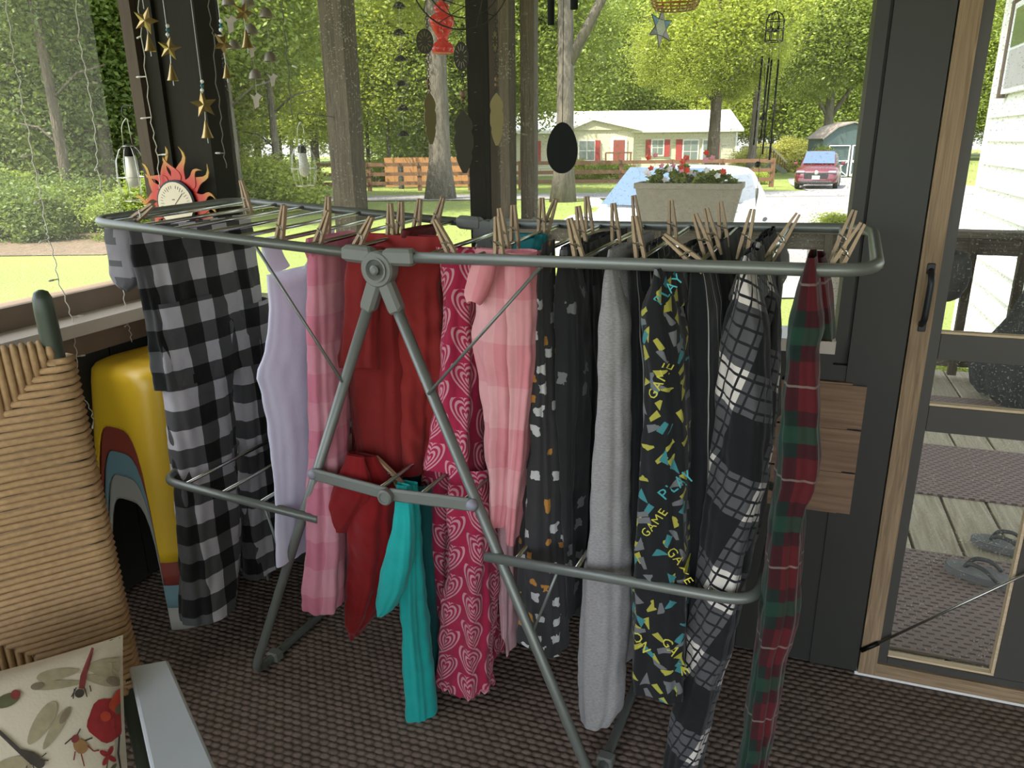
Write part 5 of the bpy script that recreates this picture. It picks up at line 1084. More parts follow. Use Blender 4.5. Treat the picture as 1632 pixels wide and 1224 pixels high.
for k in (0, 1):
    if k == 0: a0, a1, b0, b1 = onz(205, 1062, AZ), onz(268, 1050, AZ), onz(240, 1224, AZ), onz(345, 1224, AZ)
    else: a0, a1, b0, b1 = [q-CL*(CW+.09) for q in (onz(268, 1050, AZ), onz(205, 1062, AZ), onz(345, 1224, AZ), onz(240, 1224, AZ))]
    ex0 = b0+(b0-a0)*.75; ex1 = b1+(b1-a1)*.75; mb = MB(); th = V3((0, 0, -.022)); q = [a0, a1, ex1, ex0]
    mb.add([p_+V3((0, 0, 0)) for p_ in q]+[p_+th for p_ in q], [(0, 1, 2, 3), (7, 6, 5, 4), (0, 4, 5, 1), (1, 5, 6, 2), (2, 6, 7, 3), (3, 7, 4, 0)]); ar = mb.build('arm', 'arm_grey', ch); bv = ar.modifiers.new('soft', 'BEVEL'); bv.width = .004; bv.segments = 2
    c = (ex0+ex1)/2-(b0-a0).normalized()*.05; MB().tube([V3((c.x, c.y, 0)), V3((c.x, c.y, AZ-.02))], .019, 12).build('front_leg', 'chair_green', ch, 50)
SZ = .40; s0 = pb-CL*.02; MB().beam(V3((s0.x, s0.y, SZ-.02))+CF*.02-CL*(CW/2-.02), V3((s0.x, s0.y, SZ-.02))+CF*.47-CL*(CW/2-.02), CW-.06, .03).build('seat_frame', 'chair_green', ch)
for k in range(40): c = V3((s0.x, s0.y, SZ))+CF*(.03+.0108*k); MB().tube([c-CL*.01, c-CL*(CW-.03)], rr_, 6).build('rope_strand', 'paper_rope', ch, True)
# ------------------------------------------------------------------ cushion with printed insects
M('cushion_cloth', (.60, .53, .40), .9, vary=.05, vscale=30, bmp=.3, bscale=300, bdist=.001)
cA = onz(196, 1012, .60)                                   # top left-hand corner (sitter's left)
cu_u = (-CL*.93-CF*.12+V3((0, 0, .02))).normalized(); cn0 = (CF*.62+V3((0, 0, .78))).normalized(); cu_u = (cu_u-cn0*cu_u.dot(cn0)).normalized(); cu_v = cn0.cross(cu_u); cu_v = cu_v if cu_v.z < 0 else -cu_v; CS = .44
def cus(u, v, side=1, lift=0.0):                           # u,v 0..1 -> surface
    a, b = 2*u-1, 2*v-1; h = .055*max(0, (1-a*a))**.42*max(0, (1-b*b))**.42; pin = .035
    uu = .5+(u-.5)*(1-pin*(1-b*b)*1.6); vv = .5+(v-.5)*(1-pin*(1-a*a)*1.6); wr = .004*sin(9*u+5*v)*max(0, (1-a*a)*(1-b*b))
    return cA+cu_u*(uu*CS)+cu_v*(vv*CS)+cn0*(side*(h+wr)+lift)
def cushion():
    c = cus(.5, .5, 0); t = thing('cushion', (c.x, c.y, .41), 'cream cushion printed with dragonflies and poppies on the rope chair', 'cushion'); mb = MB(); n = 28
    for sd_ in (1, -1):
        k0 = len(mb.v); mb.v += [tuple(cus(i/n, j/n, sd_)) for j in range(n+1) for i in range(n+1)]
        mb.f += [(k0+j*(n+1)+i, k0+j*(n+1)+i+1, k0+(j+1)*(n+1)+i+1, k0+(j+1)*(n+1)+i) for j in range(n) for i in range(n)]
    mb.build('cover', 'cushion_cloth', t, True)
    cols = {'wing': (.33, .28, .17), 'wing2': (.20, .155, .10), 'body': (.20, .035, .03), 'dark': (.05, .04, .03), 'poppy': (.42, .05, .02), 'poppy2': (.28, .02, .02), 'beetle': (.30, .16, .06), 'leaf': (.10, .10, .045), 'vein': (.12, .09, .05)}
    for k_, v_ in cols.items(): M('print_'+k_, v_, .9, vary=.35, vscale=90)
    def pix(x, y):                                         # pixel -> cushion coords
        q = onp(x, y, cus(.5, .5), cn0)+cn0*0
        for _ in range(4):
            d = q-cA; u = d.dot(cu_u)/CS; v = d.dot(cu_v)/CS; s = cus(min(1, max(0, u)), min(1, max(0, v))); q = onp(x, y, s, cn0)
        d = q-cA; return d.dot(cu_u)/CS, d.dot(cu_v)/CS
    def shape(name, pts, mat, lift):                       # fan of a closed pixel outline laid on the cloth
        uvs = [pix(*p) for p in pts]; uvs = [(min(.99, max(.008, a)), min(.99, max(.008, b))) for a, b in uvs]; cu = sum(a for a, b in uvs)/len(uvs); cv = sum(b for a, b in uvs)/len(uvs); m = MB(); n = len(uvs)
        m.v = [tuple(cus(cu, cv, 1, lift))]+[tuple(cus((a+cu)/2, (b+cv)/2, 1, lift)) for a, b in uvs]+[tuple(cus(a, b, 1, lift)) for a, b in uvs]
        m.f = [(0, 1+i, 1+(i+1) % n) for i in range(n)]+[(1+i, 1+n+i, 1+n+(i+1) % n, 1+(i+1) % n) for i in range(n)]; return m.build(name, 'print_'+mat, t)
    def ell(cx, cy, a, b, th, n=18, taper=0.0): return [(cx+a*cos(q)*cos(th)-b*(1+taper*cos(q))*sin(q)*sin(th), cy+a*cos(q)*sin(th)+b*(1+taper*cos(q))*sin(q)*cos(th)) for q in [2*pi*i/n for i in range(n)]]
    def line(x0, y0, x1, y1, w): d = math.hypot(x1-x0, y1-y0); nx, ny = -(y1-y0)/d*w, (x1-x0)/d*w; return [(x0+nx, y0+ny), (x1+nx, y1+ny), (x1-nx, y1-ny), (x0-nx, y0-ny)]
    L = .0012
    for px in (ell(172, 1060, 31, 13, .05, taper=.3), ell(95, 1067, 35, 9, -.12, taper=-.3), ell(172, 1080, 33, 9, .18, taper=.3), ell(95, 1084, 42, 7, -.04, taper=-.3)): shape('wing_print', px, 'wing', L)
    for px in (ell(190, 1084, 14, 6.5, .3), ell(63, 1085, 11, 6, -.1)): shape('wing_print', px, 'wing2', L*1.6)
    shape('dragonfly_print', [(147, 1028), (151, 1030), (144, 1070), (142, 1092), (132, 1092), (133, 1072)], 'body', L*2); shape('dragonfly_print', ell(134, 1100, 8, 7, 0), 'dark', L*2.4)
    for x0, y0, x1, y1 in ((128, 1090, 121, 1105), (141, 1090, 147, 1106), (125, 1092, 124, 1108), (150, 1088, 153, 1098)): shape('leg_print', line(x0, y0, x1, y1, 1.0), 'dark', L*2)
    for px in (ell(74, 1145, 40, 14, -1.02, taper=.2), ell(97, 1155, 38, 9, -1.05, taper=.2), ell(25, 1212, 32, 12, -.28), ell(40, 1220, 24, 7, -.35)): shape('wing_print', px, 'wing', L)
    shape('wing_print', ell(112, 1134, 15, 6, -1.05), 'wing2', L*1.6)
    shape('dragonfly_print', [(0, 1158), (4, 1153), (40, 1186), (62, 1192), (74, 1200), (72, 1218), (58, 1212), (40, 1196)], 'dark', L*2); shape('dragonfly_print', ell(73, 1211, 9, 8, 0), 'dark', L*2.4)
    for x0, y0, x1, y1 in ((76, 1200, 84, 1194), (80, 1206, 88, 1206), (62, 1214, 66, 1224), (52, 1214, 50, 1223)): shape('leg_print', line(x0, y0, x1, y1, 1.0), 'dark', L*2)
    pop = [(162+34*cos(a)*(1+.06*sin(5*a)), 1143+35*sin(a)*(1+.06*sin(5*a))) for a in [2*pi*i/24 for i in range(24)]]; pop = [(min(208, x+22), y) for x, y in pop]
    shape('poppy_print', pop, 'poppy2', L); shape('poppy_print', [(184, 1118), (196, 1098), (206, 1097), (208, 1130), (198, 1136), (184, 1124)], 'poppy', L*1.8); shape('poppy_print', ell(180, 1138, 9, 8, .3), 'poppy', L*1.8); shape('poppy_print', ell(201, 1128, 6, 8, .2), 'vein', L*2.4)
    shape('beetle_print', ell(140, 1183, 14, 11, .75, taper=.15), 'beetle', L); shape('beetle_print', ell(131, 1172, 6, 7, .75), 'body', L*1.8)
    for x0, y0, x1, y1 in ((126, 1170, 114, 1180), (134, 1166, 139, 1156), (148, 1175, 160, 1171), (152, 1183, 163, 1192), (132, 1192, 130, 1206), (142, 1196, 148, 1216), (163, 1192, 172, 1191)): shape('leg_print', line(x0, y0, x1, y1, 1.1), 'dark' if y1 < 1185 else 'body', L*1.4)
    for a in range(4): shape('flower_print', ell(187+8*cos(a*pi/2+.5), 1200+9*sin(a*pi/2+.5), 8, 4, a*pi/2+.5), 'poppy2', L)
    shape('stem_print', line(187, 1206, 185, 1224, 1.2), 'leaf', L); shape('leaf_print', ell(196, 1219, 9, 3, -.9), 'leaf', L)
    shape('stem_print', [(203, 1168), (206, 1168), (205, 1196), (211, 1224), (208, 1224), (202, 1196)], 'dark', L); shape('leaf_print', ell(194, 1010, 8, 3, -1.2), 'leaf', L); shape('leaf_print', ell(182, 1014, 9, 3, -.6), 'leaf', L)
    shape('beetle_print', ell(14, 1106, 22, 11, -.35), 'leaf', L); shape('beetle_print', ell(28, 1097, 8, 8, 0), 'body', L*1.6)
cushion()
# ------------------------------------------------------------------ string lights
M('wire_white', (.52, .50, .42), .6); M('wire_dark', (.10, .10, .075), .6); M('bulb_clear', (.72, .70, .62), .2, trans=.3)
def strand(pts, plane, label, mat='wire_white'):
    f = (lambda x, y: onx(x, y, plane[1])) if plane[0] == 'x' else (lambda x, y: ony(x, y, plane[1])); P = [f(p[0], p[1]) for p in pts]
    t = thing('light_string', P[-1], label, 'string lights'); pth = [P[0]+V3((0, 0, max(.05, 2.1-P[0].z)))]+P if pts[0][1] <= 0 else P
    fine = []
    for i in range(len(pth)-1):
        for k in range(4): q = k/4; w = .0018*sin((i*4+k)*2.1); fine.append(pth[i]*(1-q)+pth[i+1]*q+V3((w, w, 0)))
    fine.append(pth[-1]); MB().tube(fine, .0013, 5).build('wire', mat, t, True)
    for p, q in zip(pts, P):
        if len(p) > 2: e = f(p[0]+p[2], p[1]+p[3]); d = (e-q); MB().tube([q, q+d*.45], .0016, 6).build('socket', mat, t); MB().tube([q+d*.45, e-d*.1, e], [.0024, .0024, .0012], 7).build('bulb', 'bulb_clear', t, True)
XS = -1.66
strand([(9, 0), (18, 60), (23, 103, -16, 1), (32, 130), (35, 176, -14, 1), (44, 200), (51, 246, -18, 4), (60, 290), (66, 317, -12, 8), (75, 370), (78, 381, -16, 6), (88, 415), (92, 445, -15, 3), (106, 480), (114, 505, 20, -2), (119, 545), (123, 568, 13, -2), (122, 600), (119, 625, -10, 6), (135, 636), (146, 655), (149, 672, -2, 12)], ('x', XS), 'white fairy light strand hanging beside the rope chair')
strand([(121, 0), (126, 62, -14, 2), (134, 100), (140, 132, 17, 0), (146, 170), (150, 198, 14, 2), (154, 240), (155, 266, -4, 6), (164, 310), (170, 332)], ('x', XS), 'white fairy light strand on the left screen nearer the corner post')
strand([(196, 462), (200, 490), (204, 516, -6, 5), (208, 530), (210, 545)], ('x', XS), 'short end of fairy lights below the grey sock')
strand([(220, 0), (226, 57, -8, 4), (233, 122, -16, 1), (240, 187, -16, 2), (246, 220), (251, 247, 16, -1), (254, 290), (258, 315)], ('y', YB-.035), 'white fairy light strand down the corner post')
strand([(332, 0), (336, 40), (341, 57, 13, 0), (343, 120), (351, 170), (353, 205), (357, 244, -14, 0), (361, 268)], ('y', YB-.01), 'dark fairy light strand just right of the corner post', 'wire_dark')
strand([(449, 0), (452, 40), (459, 102, 15, 6), (463, 165), (466, 190)], ('y', YB-.01), 'dark fairy light strand left of the thick porch post', 'wire_dark')
# ------------------------------------------------------------------ star chime
M('brass', (.34, .25, .10), .35, .9, vary=.2); M('tin', (.26, .235, .19), .5, .6, vary=.4, vscale=60); M('bead_blue', (.02, .16, .22), .15); M('bead_clear', (.75, .78, .78), .1); M('bronze_feather', (.17, .14, .06), .45, .7, vary=.2); M('bronze_dark', (.03, .027, .014), .6, .3)
def star2(r, k=.42, n=5, ph=0.0): return [((r if i % 2 == 0 else r*k)*sin(i*pi/n+ph), (r if i % 2 == 0 else r*k)*cos(i*pi/n+ph)) for i in range(2*n)]
def star3(mb, c, ux, uz, r, ph=0.0, n=5, k=.42, h=.006):
    nn = ux.cross(uz).normalized(); P = star2(r, k, n, ph); vs = [c-nn*h, c+nn*h]+[c+ux*a+uz*b for a, b in P]; m = len(P); fs = [(0, 2+i, 2+(i+1) % m) for i in range(m)]+[(1, 2+(i+1) % m, 2+i) for i in range(m)]; mb.add(vs, fs)
RX = V3((cos(YAW), sin(YAW), 0)); UZ = V3((0, 0, 1)); FX = V3((-sin(YAW), cos(YAW), 0))
def pxd(x, y, Y): return depth(ony(x, y, Y))/FPX
c0 = ony(300, 100, 1.56); t = thing('star_chime', (c0.x, c0.y, 2.1), 'brass star and bell wind chime hanging before the corner post', 'wind chime')
for i, (sx_, sy_, r, bx_, by_, bl) in enumerate(((232, 33, 17, 238, 68, 17), (270, 77, 15, 274, 115, 17), (325, 167, 17, 329, 206, 18), (355, 70, 16, 361, 114, 14), (388, 20, 14, 393, 62, 18))):
    Y = 1.56+.05*(i % 3); k = pxd(sx_, sy_, Y)*1.25; c = ony(sx_, sy_, Y); ph = (.35, .2, -.1, .5, .3)[i]; rot = Matrix.Rotation((0, .2, .3, 1.0, .7)[i], 3, 'Z')
    mb = MB(); star3(mb, c, rot@RX, UZ, r*k, ph); mb.build('star', 'brass', t)
    MB().tube([V3((c.x, c.y, 2.1)), c+UZ*r*k*.8], .0007, 5).build('cord', 'steel', t)
    b = ony(bx_, by_, Y); hh = bl*k; MB().tube([c-UZ*r*k*.5, b+UZ*hh*.6], .0008, 5).build('link', 'steel', t)
    MB().lathe([(.0015, hh*.6), (.30*hh, -.3*hh), (.42*hh, -.6*hh), (.40*hh, -.6*hh), (.27*hh, -.3*hh)], b, seg=14, cap=False).build('bell', 'brass', t, 40); MB().tube([b-UZ*hh*.2, b-UZ*hh*.95], .0008, 5).build('clapper', 'steel', t)
    if i in (1, 2, 3):
        for j, dy in enumerate((-r-26+r*.35, -r-19+r*.35, -r-12+r*.35)): q = ony(sx_-3, sy_+dy, Y); MB().ball(q, (.0045, .0042, .0045)[j], 10, 7).build('bead', ('bead_clear', 'bead_blue', 'bead_clear')[j], t, True)
# cup and bird chime
c0 = ony(400, 60, 1.64); t = thing('bird_chime', (c0.x, c0.y, 2.1), 'tin cup and bird wind chime right of the star chime', 'wind chime')
def cup(mb, c, r): mb.lathe([(.05*r, .9*r), (.45*r, .72*r), (.8*r, .25*r), (1.0*r, -.5*r), (.92*r, -.5*r), (.72*r, .2*r), (.4*r, .6*r)], c, seg=16, cap=False)
def bird(mb, c, r, ux):
    mb.prism([(-.9*r, .9*r), (-.45*r, .2*r), (-.35*r, -1.1*r), (.25*r, -.8*r), (.35*r, .1*r), (.95*r, .5*r), (.5*r, .75*r), (.2*r, 1.0*r), (-.2*r, .5*r)], c, ux, UZ, .002)
for x0, its in ((368, (('c', 364, 3, 11), ('b', 368, 38, 13), ('c', 373, 73, 10))), (402, (('c', 395, 3, 11), ('c', 400, 48, 11), ('b', 402, 82, 9), ('c', 407, 120, 11), ('b', 409, 160, 12))), (425, (('c', 424, 22, 11), ('c', 431, 92, 11), ('b', 435, 127, 10)))):
    last = None; Y = 1.64+(x0-368)*.0006; k = pxd(x0, 60, Y)
    for kind, x, y, r in its:
        c = ony(x, y, Y); mb = MB(); (cup(mb, c, r*k) if kind == 'c' else bird(mb, c, r*k, RX)); mb.build('tin_cup' if kind == 'c' else 'tin_bird', 'tin', t, 40)
        MB().tube([last or V3((c.x, c.y, 2.1)), c], .0005, 4).build('cord', 'steel', t); last = c
# dark cup string outside
c0 = ony(640, 130, 2.35); t = thing('cup_chain', (c0.x, c0.y, 2.3), 'string of dark metal cups hanging right of the thick post', 'rain chain')
for i, (x, y) in enumerate(((636, 8), (636, 51), (638, 93), (640, 133), (642, 172), (643, 213))):
    c = ony(x, y, 2.35); k = pxd(640, 130, 2.35); MB().lathe([(1*k, 5*k), (6*k, 3*k), (10*k, -2*k), (11*k, -4*k), (9.5*k, -4*k), (5*k, 1*k)], c, seg=18, cap=False).build('cup', 'dark_metal', t, 40)
a, b = ony(636, 8, 2.35), ony(643, 213, 2.35); MB().tube([a+UZ*.9, a, b], .0006, 4).build('cord', 'steel', t)
# sun thermometer
def sun_gauge():
    Y = YB-.028; c = ony(284, 325, Y); k = pxd(284, 325, Y)*1.1; t = thing('sun_thermometer', (c.x, Y, c.z), 'red and yellow metal sun thermometer on the corner post', 'thermometer')
    m, nt, b = newmat('flame_enamel'); x, y, z = obxyz(nt); d = ((x*x+z*z).sqrt()/k-34.0)/40.0
    cr = nt.nodes.new('ShaderNodeValToRGB'); nt.links.new(d.v, cr.inputs[0]); cr.color_ramp.elements[0].color = (.45, .02, .01, 1); cr.color_ramp.elements[0].position = .3; cr.color_ramp.elements[1].color = (.42, .24, .02, 1); cr.color_ramp.elements[1].position = .85
    nt.links.new(cr.outputs[0], b.inputs['Base Color']); b.inputs['Roughness'].default_value = .35; MATS['flame_enamel'] = m
    MB().lathe([(32*k, -.004), (34*k, -.002), (34*k, .008), (31*k, .010)], c, (0, -1, 0), 32).build('rim', 'dark_metal', t, 40)
    MB().lathe([(31*k, .0104), (.001, .0106)], c, (0, -1, 0), 32, False).build('dial', M('dial_cream', (.62, .55, .40), .6), t)
    for i in range(25): a = pi*(-.15+1.3*i/24); r0, r1 = (22*k, 26*k) if i % 3 else (20*k, 26*k); p0 = V3((c.x+r0*cos(a), Y-.0110, c.z+r0*sin(a))); p1 = V3((c.x+r1*cos(a), Y-.0110, c.z+r1*sin(a))); MB().beam(p0, p1, .0006, .0007).build('tick', 'dark_metal', t)
    MB().beam((c.x, Y-.0114, c.z), (c.x+15*k, Y-.0114, c.z+15*k), .0006, .0012).build('needle', 'dark_metal', t); MB().box((c.x-.004, Y-.0112, c.z+.012), (.008, .0006, .002)).build('mark', 'dark_metal', t)
    n = 19
    for i in range(n):
        a = 2*pi*(i+.5)/n+.1; L = (62 if i % 2 else 46)*k; bend = (.35 if i % 2 else -.35)*(1 if cos(a) > 0 else -1); w = 11*k; pts = []; nn = 9
        for s in (1, -1):
            for j in (range(nn) if s == 1 else range(nn-1, -1, -1)):
                f = j/(nn-1); q = a+bend*f*f*.55+.10*sin(f*6)*(1 if i % 2 else -1); r = 31*k+L*f*.8; ww = w*(1-f)**.7*(1+.25*sin(f*7)); pts.append((r*cos(q)-s*ww*sin(q)*.75, r*sin(q)+s*ww*cos(q)*.75))
        MB().prism(pts, (c.x, Y+.002+.002*(i % 2), c.z), (1, 0, 0), UZ, .003).build('flame_ray', 'flame_enamel', t)
sun_gauge()
# wire lanterns with bulbs
def lantern(x, y0, y1, Y, hw, label, hook_from, top_y, fix):
    k = pxd(x, y0, Y); a = ony(x, y0, Y); b = ony(x+2, y1, Y); H_ = a.z-b.z; t = thing('wire_lantern', b, label, 'lantern'); c = V3((a.x, Y, 0)); w = hw*k
    for f, s in ((1.0, .35), (.45, 1.0), (.03, .72)): z = b.z+H_*f; MB().tube(arc((c.x, Y, z), w*s, 0, 2*pi, 20, RX, FX), .0012, 5, closed=False).build('wire_ring', 'steel', t, True)
    for i in range(8):
        q = 2*pi*i/8; d = RX*cos(q)+FX*sin(q); P = [V3((c.x, Y, b.z+H_*f))+d*w*s for f, s in ((1, .35), (.93, .62), (.75, .92), (.45, 1.0), (.2, .9), (.03, .72))]; MB().tube(P, .0011, 5).build('wire_rib', 'steel', t, True)
    MB().lathe([(w*.30, H_*.82), (w*.34, H_*.84), (w*.34, H_*1.0), (w*.1, H_*1.03)], (c.x, Y, b.z), seg=14).build('cap', 'dark_metal', t, 40)
    MB().lathe([(w*.30, H_*.82), (w*.36, H_*.62), (w*.42, H_*.42), (w*.34, H_*.3), (w*.05, H_*.25)], (c.x, Y, b.z), seg=16).build('bulb', M('bulb_glass', (.5, .5, .45), .08, trans=.4), t, True)
    tp = ony(x-2, top_y, Y); MB().tube(rounded([a+RX*w*.3, a+RX*w*.25+UZ*(tp.z-a.z)*.7, tp, a-RX*w*.25+UZ*(tp.z-a.z)*.7, a-RX*w*.3], .02), .0012, 5).build('bail', 'steel', t, True)
    h = ony(*hook_from, Y); MB().tube(rounded([V3(fix)+UZ*h.z, h, tp+UZ*.03-RX*.01, tp-RX*.012+UZ*.005, tp+RX*.006-UZ*.004], .012), .002, 6).build('hook', 'dark_metal', t, True)
lantern(204, 233, 322, YB+.14, 24, 'wire cage lantern with a glass bulb left of the corner post', (222, 169), 186, (-1.672, YB+.06, 0))
lantern(481, 232, 298, 2.9, 20, 'wire cage lantern hanging from the thick porch post', (515, 184), 192, (d1.location.x-.03, 3.12, 0))
# dream catcher with feathers
def catcher():
    Y = 1.58; k = pxd(733, 40, Y); c = ony(733, -41, Y); t = thing('dream_catcher', (c.x, c.y, 2.05), 'bronze ring dream catcher with three metal feathers', 'dream catcher'); ux = (RX*.98+FX*.1).normalized()
    MB().tube(arc(c, 79*k, 0, 2*pi, 48, ux, UZ)[:-1], .0016, 6, closed=True).build('outer_ring', 'bronze_dark', t, True); MB().tube(arc(c+RX*5*k, 62*k, 0, 2*pi, 40, ux, UZ)[:-1], .0013, 6, closed=True).build('inner_ring', 'bronze_dark', t, True)
    for i in range(8): a = 2*pi*i/8+.3; MB().tube([c+ux*79*k*cos(a)+UZ*79*k*sin(a), c+ux*79*k*cos(a+2.0)+UZ*79*k*sin(a+2.0)], .0009, 5).build('web_wire', 'bronze_dark', t)
    MB().tube([c+UZ*79*k, V3((c.x, c.y, 2.05))], .001, 5).build('cord', 'dark_metal', t)
    for nm, xs, y0, med, bead, fe, dk in (('l', 680, 20, (677, 66, 14, 19), (682, 130), (684, 147, 230, 12), 0), ('m', 735, 38, (735, 90, 12, 22), (737, 150), (738, 176, 276, 16), 1), ('r', 790, 12, (789, 66, 5, 19), (791, 126), (791, 148, 232, 11), 0)):
        a = ony(xs, y0, Y); b = ony(fe[0], fe[1], Y); mt = 'bronze_dark' if dk else 'bronze_feather'
        n = int((a-b).length/.007); 
        for i in range(n):
            q = a+(b-a)*((i+.5)/n); py = y0+(fe[1]-y0)*(i+.5)/n
            if abs(py-med[1]) < med[3]: continue
            ca = RX if i % 2 else FX; MB().tube(arc(q, .0033, 0, 2*pi, 8, ca, UZ)[:-1], .0007, 4, closed=True).build('chain_link', 'bronze_dark', t)
        m0 = ony(med[0], med[1], Y); mo = MB().prism([(med[2]*k*cos(q), med[3]*k*sin(q)) for q in [2*pi*i/24 for i in range(24)]], m0, ux, UZ, .003).build('medallion', 'bronze_dark', t)
        for i in range(12): q = 2*pi*i/12; MB().beam(m0-FX*.002+ux*med[2]*k*.4*cos(q)+UZ*med[3]*k*.4*sin(q), m0-FX*.002+ux*med[2]*k*.8*cos(q)+UZ*med[3]*k*.8*sin(q), .001, .001, up=FX).build('ray', mt if not dk else 'tin', mo)
        bq = ony(bead[0], bead[1], Y); MB().ball(bq, .0062 if dk else .004, 10, 7, (1, 1, 1.3)).build('bead', M('bead_wood', (.14, .085, .04), .5), t, True); MB().ball(bq-UZ*.011, .0042, 10, 7).build('bead', 'bead_wood', t, True)
        hy = (b.z-ony(fe[0], fe[2], Y).z); w = fe[3]*k; out = []
        for s in (1, -1):
            for j in (range(13) if s == 1 else range(12, -1, -1)):
                f = j/12; ww = w*min(1, (f*5)**.7)*(1-max(0, f-.55)**2*3.9); ww = max(.0006, ww); 
                if j in (4, 8) : ww *= .80
                out.append((s*ww, -hy*f))
        fo = MB().prism(out, b, (ux if nm != 'l' else (ux*.8+FX*.6).normalized()), UZ, .0016).build('feather', mt, t); MB().beam(b-UZ*hy*.12-FX*.0014, b-UZ*hy*.85-FX*.0014, .0008, .0012).build('quill', 'brass', fo)
catcher()
# red glass feeder
Y = 2.15; c = ony(706, 85, Y); k = pxd(706, 85, Y); t = thing('nectar_feeder', c, 'red glass hummingbird feeder behind the dream catcher', 'bird feeder')
MB().lathe([(15*k, 0), (17*k, 1*k), (18*k, 8*k), (14*k, 14*k), (9*k, 18*k), (9*k, 24*k), (14*k, 32*k), (19*k, 42*k), (20*k, 49*k), (17*k, 54*k), (9*k, 58*k), (12*k, 62*k), (12*k, 68*k), (6*k, 74*k), (2*k, 76*k)], c, seg=24).build('bottle', M('red_glass', (.75, .03, .02), .1, spec=.8, trans=.6), t, True)
MB().tube([c+UZ*76*k, V3((c.x, c.y, 2.2))], .001, 5).build('cord', 'dark_metal', t)
# black wind chime with oval sail
Y = 1.50; k = pxd(896, 236, Y); c = ony(896, 236, Y); t = thing('sail_chime', (c.x, Y, 2.1), 'black wind chime with an egg shaped wooden sail', 'wind chime'); M('chime_black', (.009, .011, .0095), .8, vary=.1, spec=.15)
MB().prism([((24.5*k)*sin(a)*(1+.0*cos(a))*(1-.13*cos(a)), 39*k*cos(a)) for a in [2*pi*i/40 for i in range(40)]], c, (cos(.18), sin(.18), 0), UZ, .006).build('sail', 'chime_black', t)
MB().tube([c+UZ*39*k, V3((c.x, Y, 2.1))], .0006, 4).build('cord', 'chime_black', t)
for x, yb_, r in ((878, 40, 5.5), (915, 15, 5.8), (902, -30, 5.5), (888, -60, 5.5), (910, -75, 5.5)): p = ony(x, yb_, Y+.02); MB().tube([p, p+UZ*.30], r*k, 14).build('chime_tube', 'chime_black', t, 40)
# amber basket lantern and stained glass star
Y = 1.85; k = pxd(1077, 10, Y); c = ony(1077, -10, Y); t = thing('amber_basket', ony(1077, 14, Y), 'amber woven wire basket hanging at the top', 'basket'); M('amber_wire', (.36, .17, .02), .4)
for f, w in ((0, 32), (5, 36), (10, 38), (15, 39), (21, 40), (28, 41), (36, 41)): z = ony(1077, 14, Y).z+f*k; MB().tube(arc((c.x, Y, z), w*k, 0, 2*pi, 28, RX, FX)[:-1], .0016, 5, closed=True).build('hoop', 'amber_wire', t, True)
for i in range(16): a = 2*pi*i/16; d = RX*cos(a)+FX*sin(a); z = ony(1077, 14, Y).z; MB().tube([V3((c.x, Y, z))+d*31*k, V3((c.x, Y, z+6*k))+d*36.5*k, V3((c.x, Y, z+40*k))+d*41*k], .0015, 5).build('rib', 'amber_wire', t, True)
for i in range(-3, 4): q = 31*k*math.sqrt(max(0, 1-(i/4)**2)); z = ony(1077, 14, Y).z; p = V3((c.x, Y, z))+RX*(i*8*k); MB().tube([p-FX*q, p+FX*q], .0014, 5).build('floor_wire', 'amber_wire', t)
MB().tube([V3((c.x, Y, ony(1077, 14, Y).z+40*k)), V3((c.x, Y, 2.2))], .001, 5).build('cord', 'dark_metal', t)
Y = 2.0; k = pxd(1053, 44, Y); c = ony(1053, 44, Y); t = thing('glass_star', c, 'stained glass star with turquoise and pale points', 'sun catcher'); M('came', (.07, .065, .05), .5, .5)
gl = [M('glass_turq', (.05, .42, .52), .15, trans=.6), M('glass_pale', (.55, .50, .50), .15, trans=.6), M('glass_grey', (.22, .27, .25), .15, trans=.6), M('glass_clear', (.6, .65, .5), .15, trans=.6)]
P = star2(30*k, .45, 6, .1); ux = (RX*.75+FX*.66).normalized()
for i in range(6):
    a, b, d = P[2*i-1], P[2*i], P[(2*i+1) % 12]; MB().prism([a, b, d], c, ux, UZ, .002).build('point_glass', gl[(1, 0, 1, 1, 2, 0)[i]], t)
    for u_, v_ in ((a, b), (b, d), (a, d)): MB().tube([c+ux*u_[0]+UZ*u_[1], c+ux*v_[0]+UZ*v_[1]], .0013, 5).build('lead_strip', 'came', t)
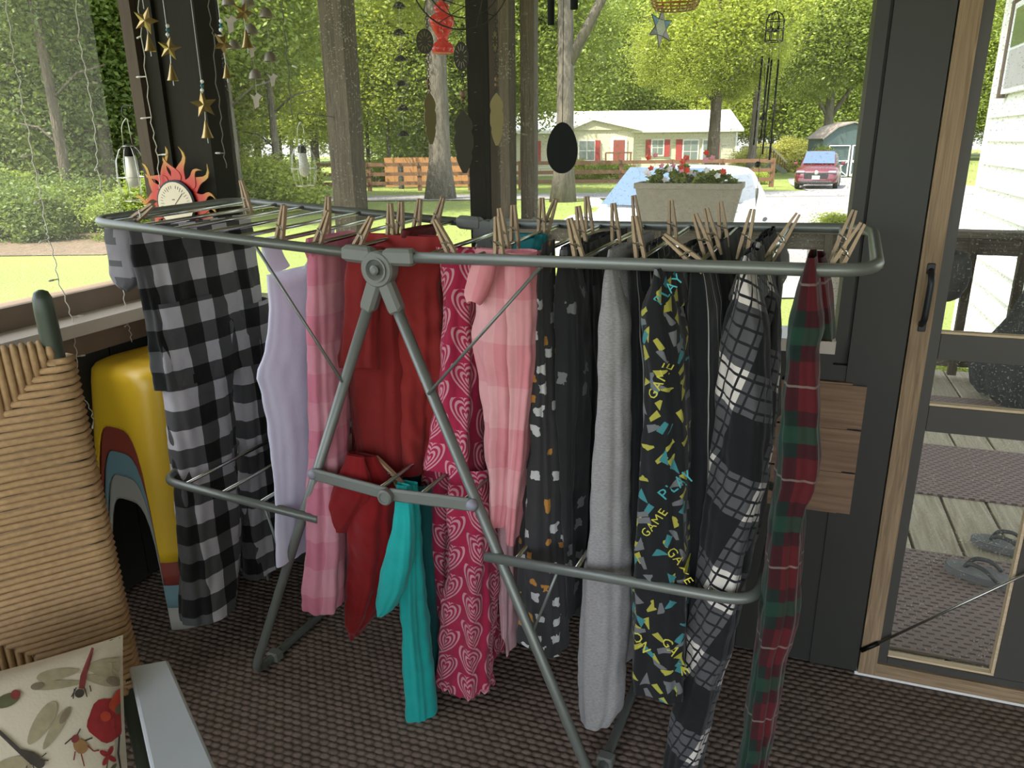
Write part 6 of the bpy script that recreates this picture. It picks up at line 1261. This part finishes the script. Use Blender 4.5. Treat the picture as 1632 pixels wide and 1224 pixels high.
MB().prism([P[2*i+1] for i in range(6)], c, ux, UZ, .0015).build('centre_glass', gl[3], t); MB().tube([c+UZ*30*k, V3((c.x, c.y, 2.25))], .0005, 4).build('cord', 'dark_metal', t)
# birdcage chime
def cage():
    Y = 2.6; k = pxd(1230, 150, Y); t = thing('birdcage_chime', ony(1232, 330, Y), 'black birdcage wind chime with long thin tubes', 'wind chime'); cz = ony(1233, 66, Y); w = 14*k
    for f in (0, 16, 30): z = cz+UZ*f*k; MB().tube(arc(z, w, 0, 2*pi, 20, RX, FX)[:-1], .0016, 5, closed=True).build('cage_ring', 'dark_metal', t, True)
    for i in range(8): a = 2*pi*i/8; d = RX*cos(a)+FX*sin(a); MB().tube([cz+d*w, cz+UZ*30*k+d*w, cz+UZ*38*k+d*w*.75, cz+UZ*43*k+d*w*.05], .0014, 5).build('cage_bar', 'dark_metal', t, True)
    MB().prism([(-8, 6), (-3, 1), (2, 0), (8, 7), (6, -1), (2, -5), (-3, -4)], cz+UZ*18*k, RX*k, UZ*k, .004).build('bird', 'dark_metal', t); MB().tube([cz+UZ*43*k, V3((cz.x, cz.y, 2.4))], .0008, 4).build('cord', 'dark_metal', t)
    for x0, y0, x1, y1 in ((1215, 90, 1201, 231), (1226, 92, 1212, 222), (1230, 95, 1215, 246), (1241, 95, 1226, 255)): MB().tube([ony(x0, y0, Y), ony(x1, y1, Y)], 1.5*k, 8).build('chime_tube', 'dark_metal', t, True); MB().tube([ony(x0, y0, Y), ony(x0+1, 68, Y)], .0005, 4).build('cord', 'dark_metal', t)
    MB().lathe([(1*k, 8*k), (7*k, -7*k)], ony(1217, 184, Y), seg=10).build('clapper', 'dark_metal', t); MB().tube([ony(1219, 100, Y), ony(1217, 184, Y), ony(1210, 262, Y), ony(1207, 310, Y)], .0008, 4).build('line', 'dark_metal', t)
    MB().ball(ony(1208, 262, Y), 5*k, 10, 7).build('weight', 'dark_metal', t, True); MB().lathe([(2.4*k, 0), (2.4*k, -10*k), (.3*k, -30*k)], ony(1207, 300, Y), seg=8).build('spike', 'steel', t)
cage()
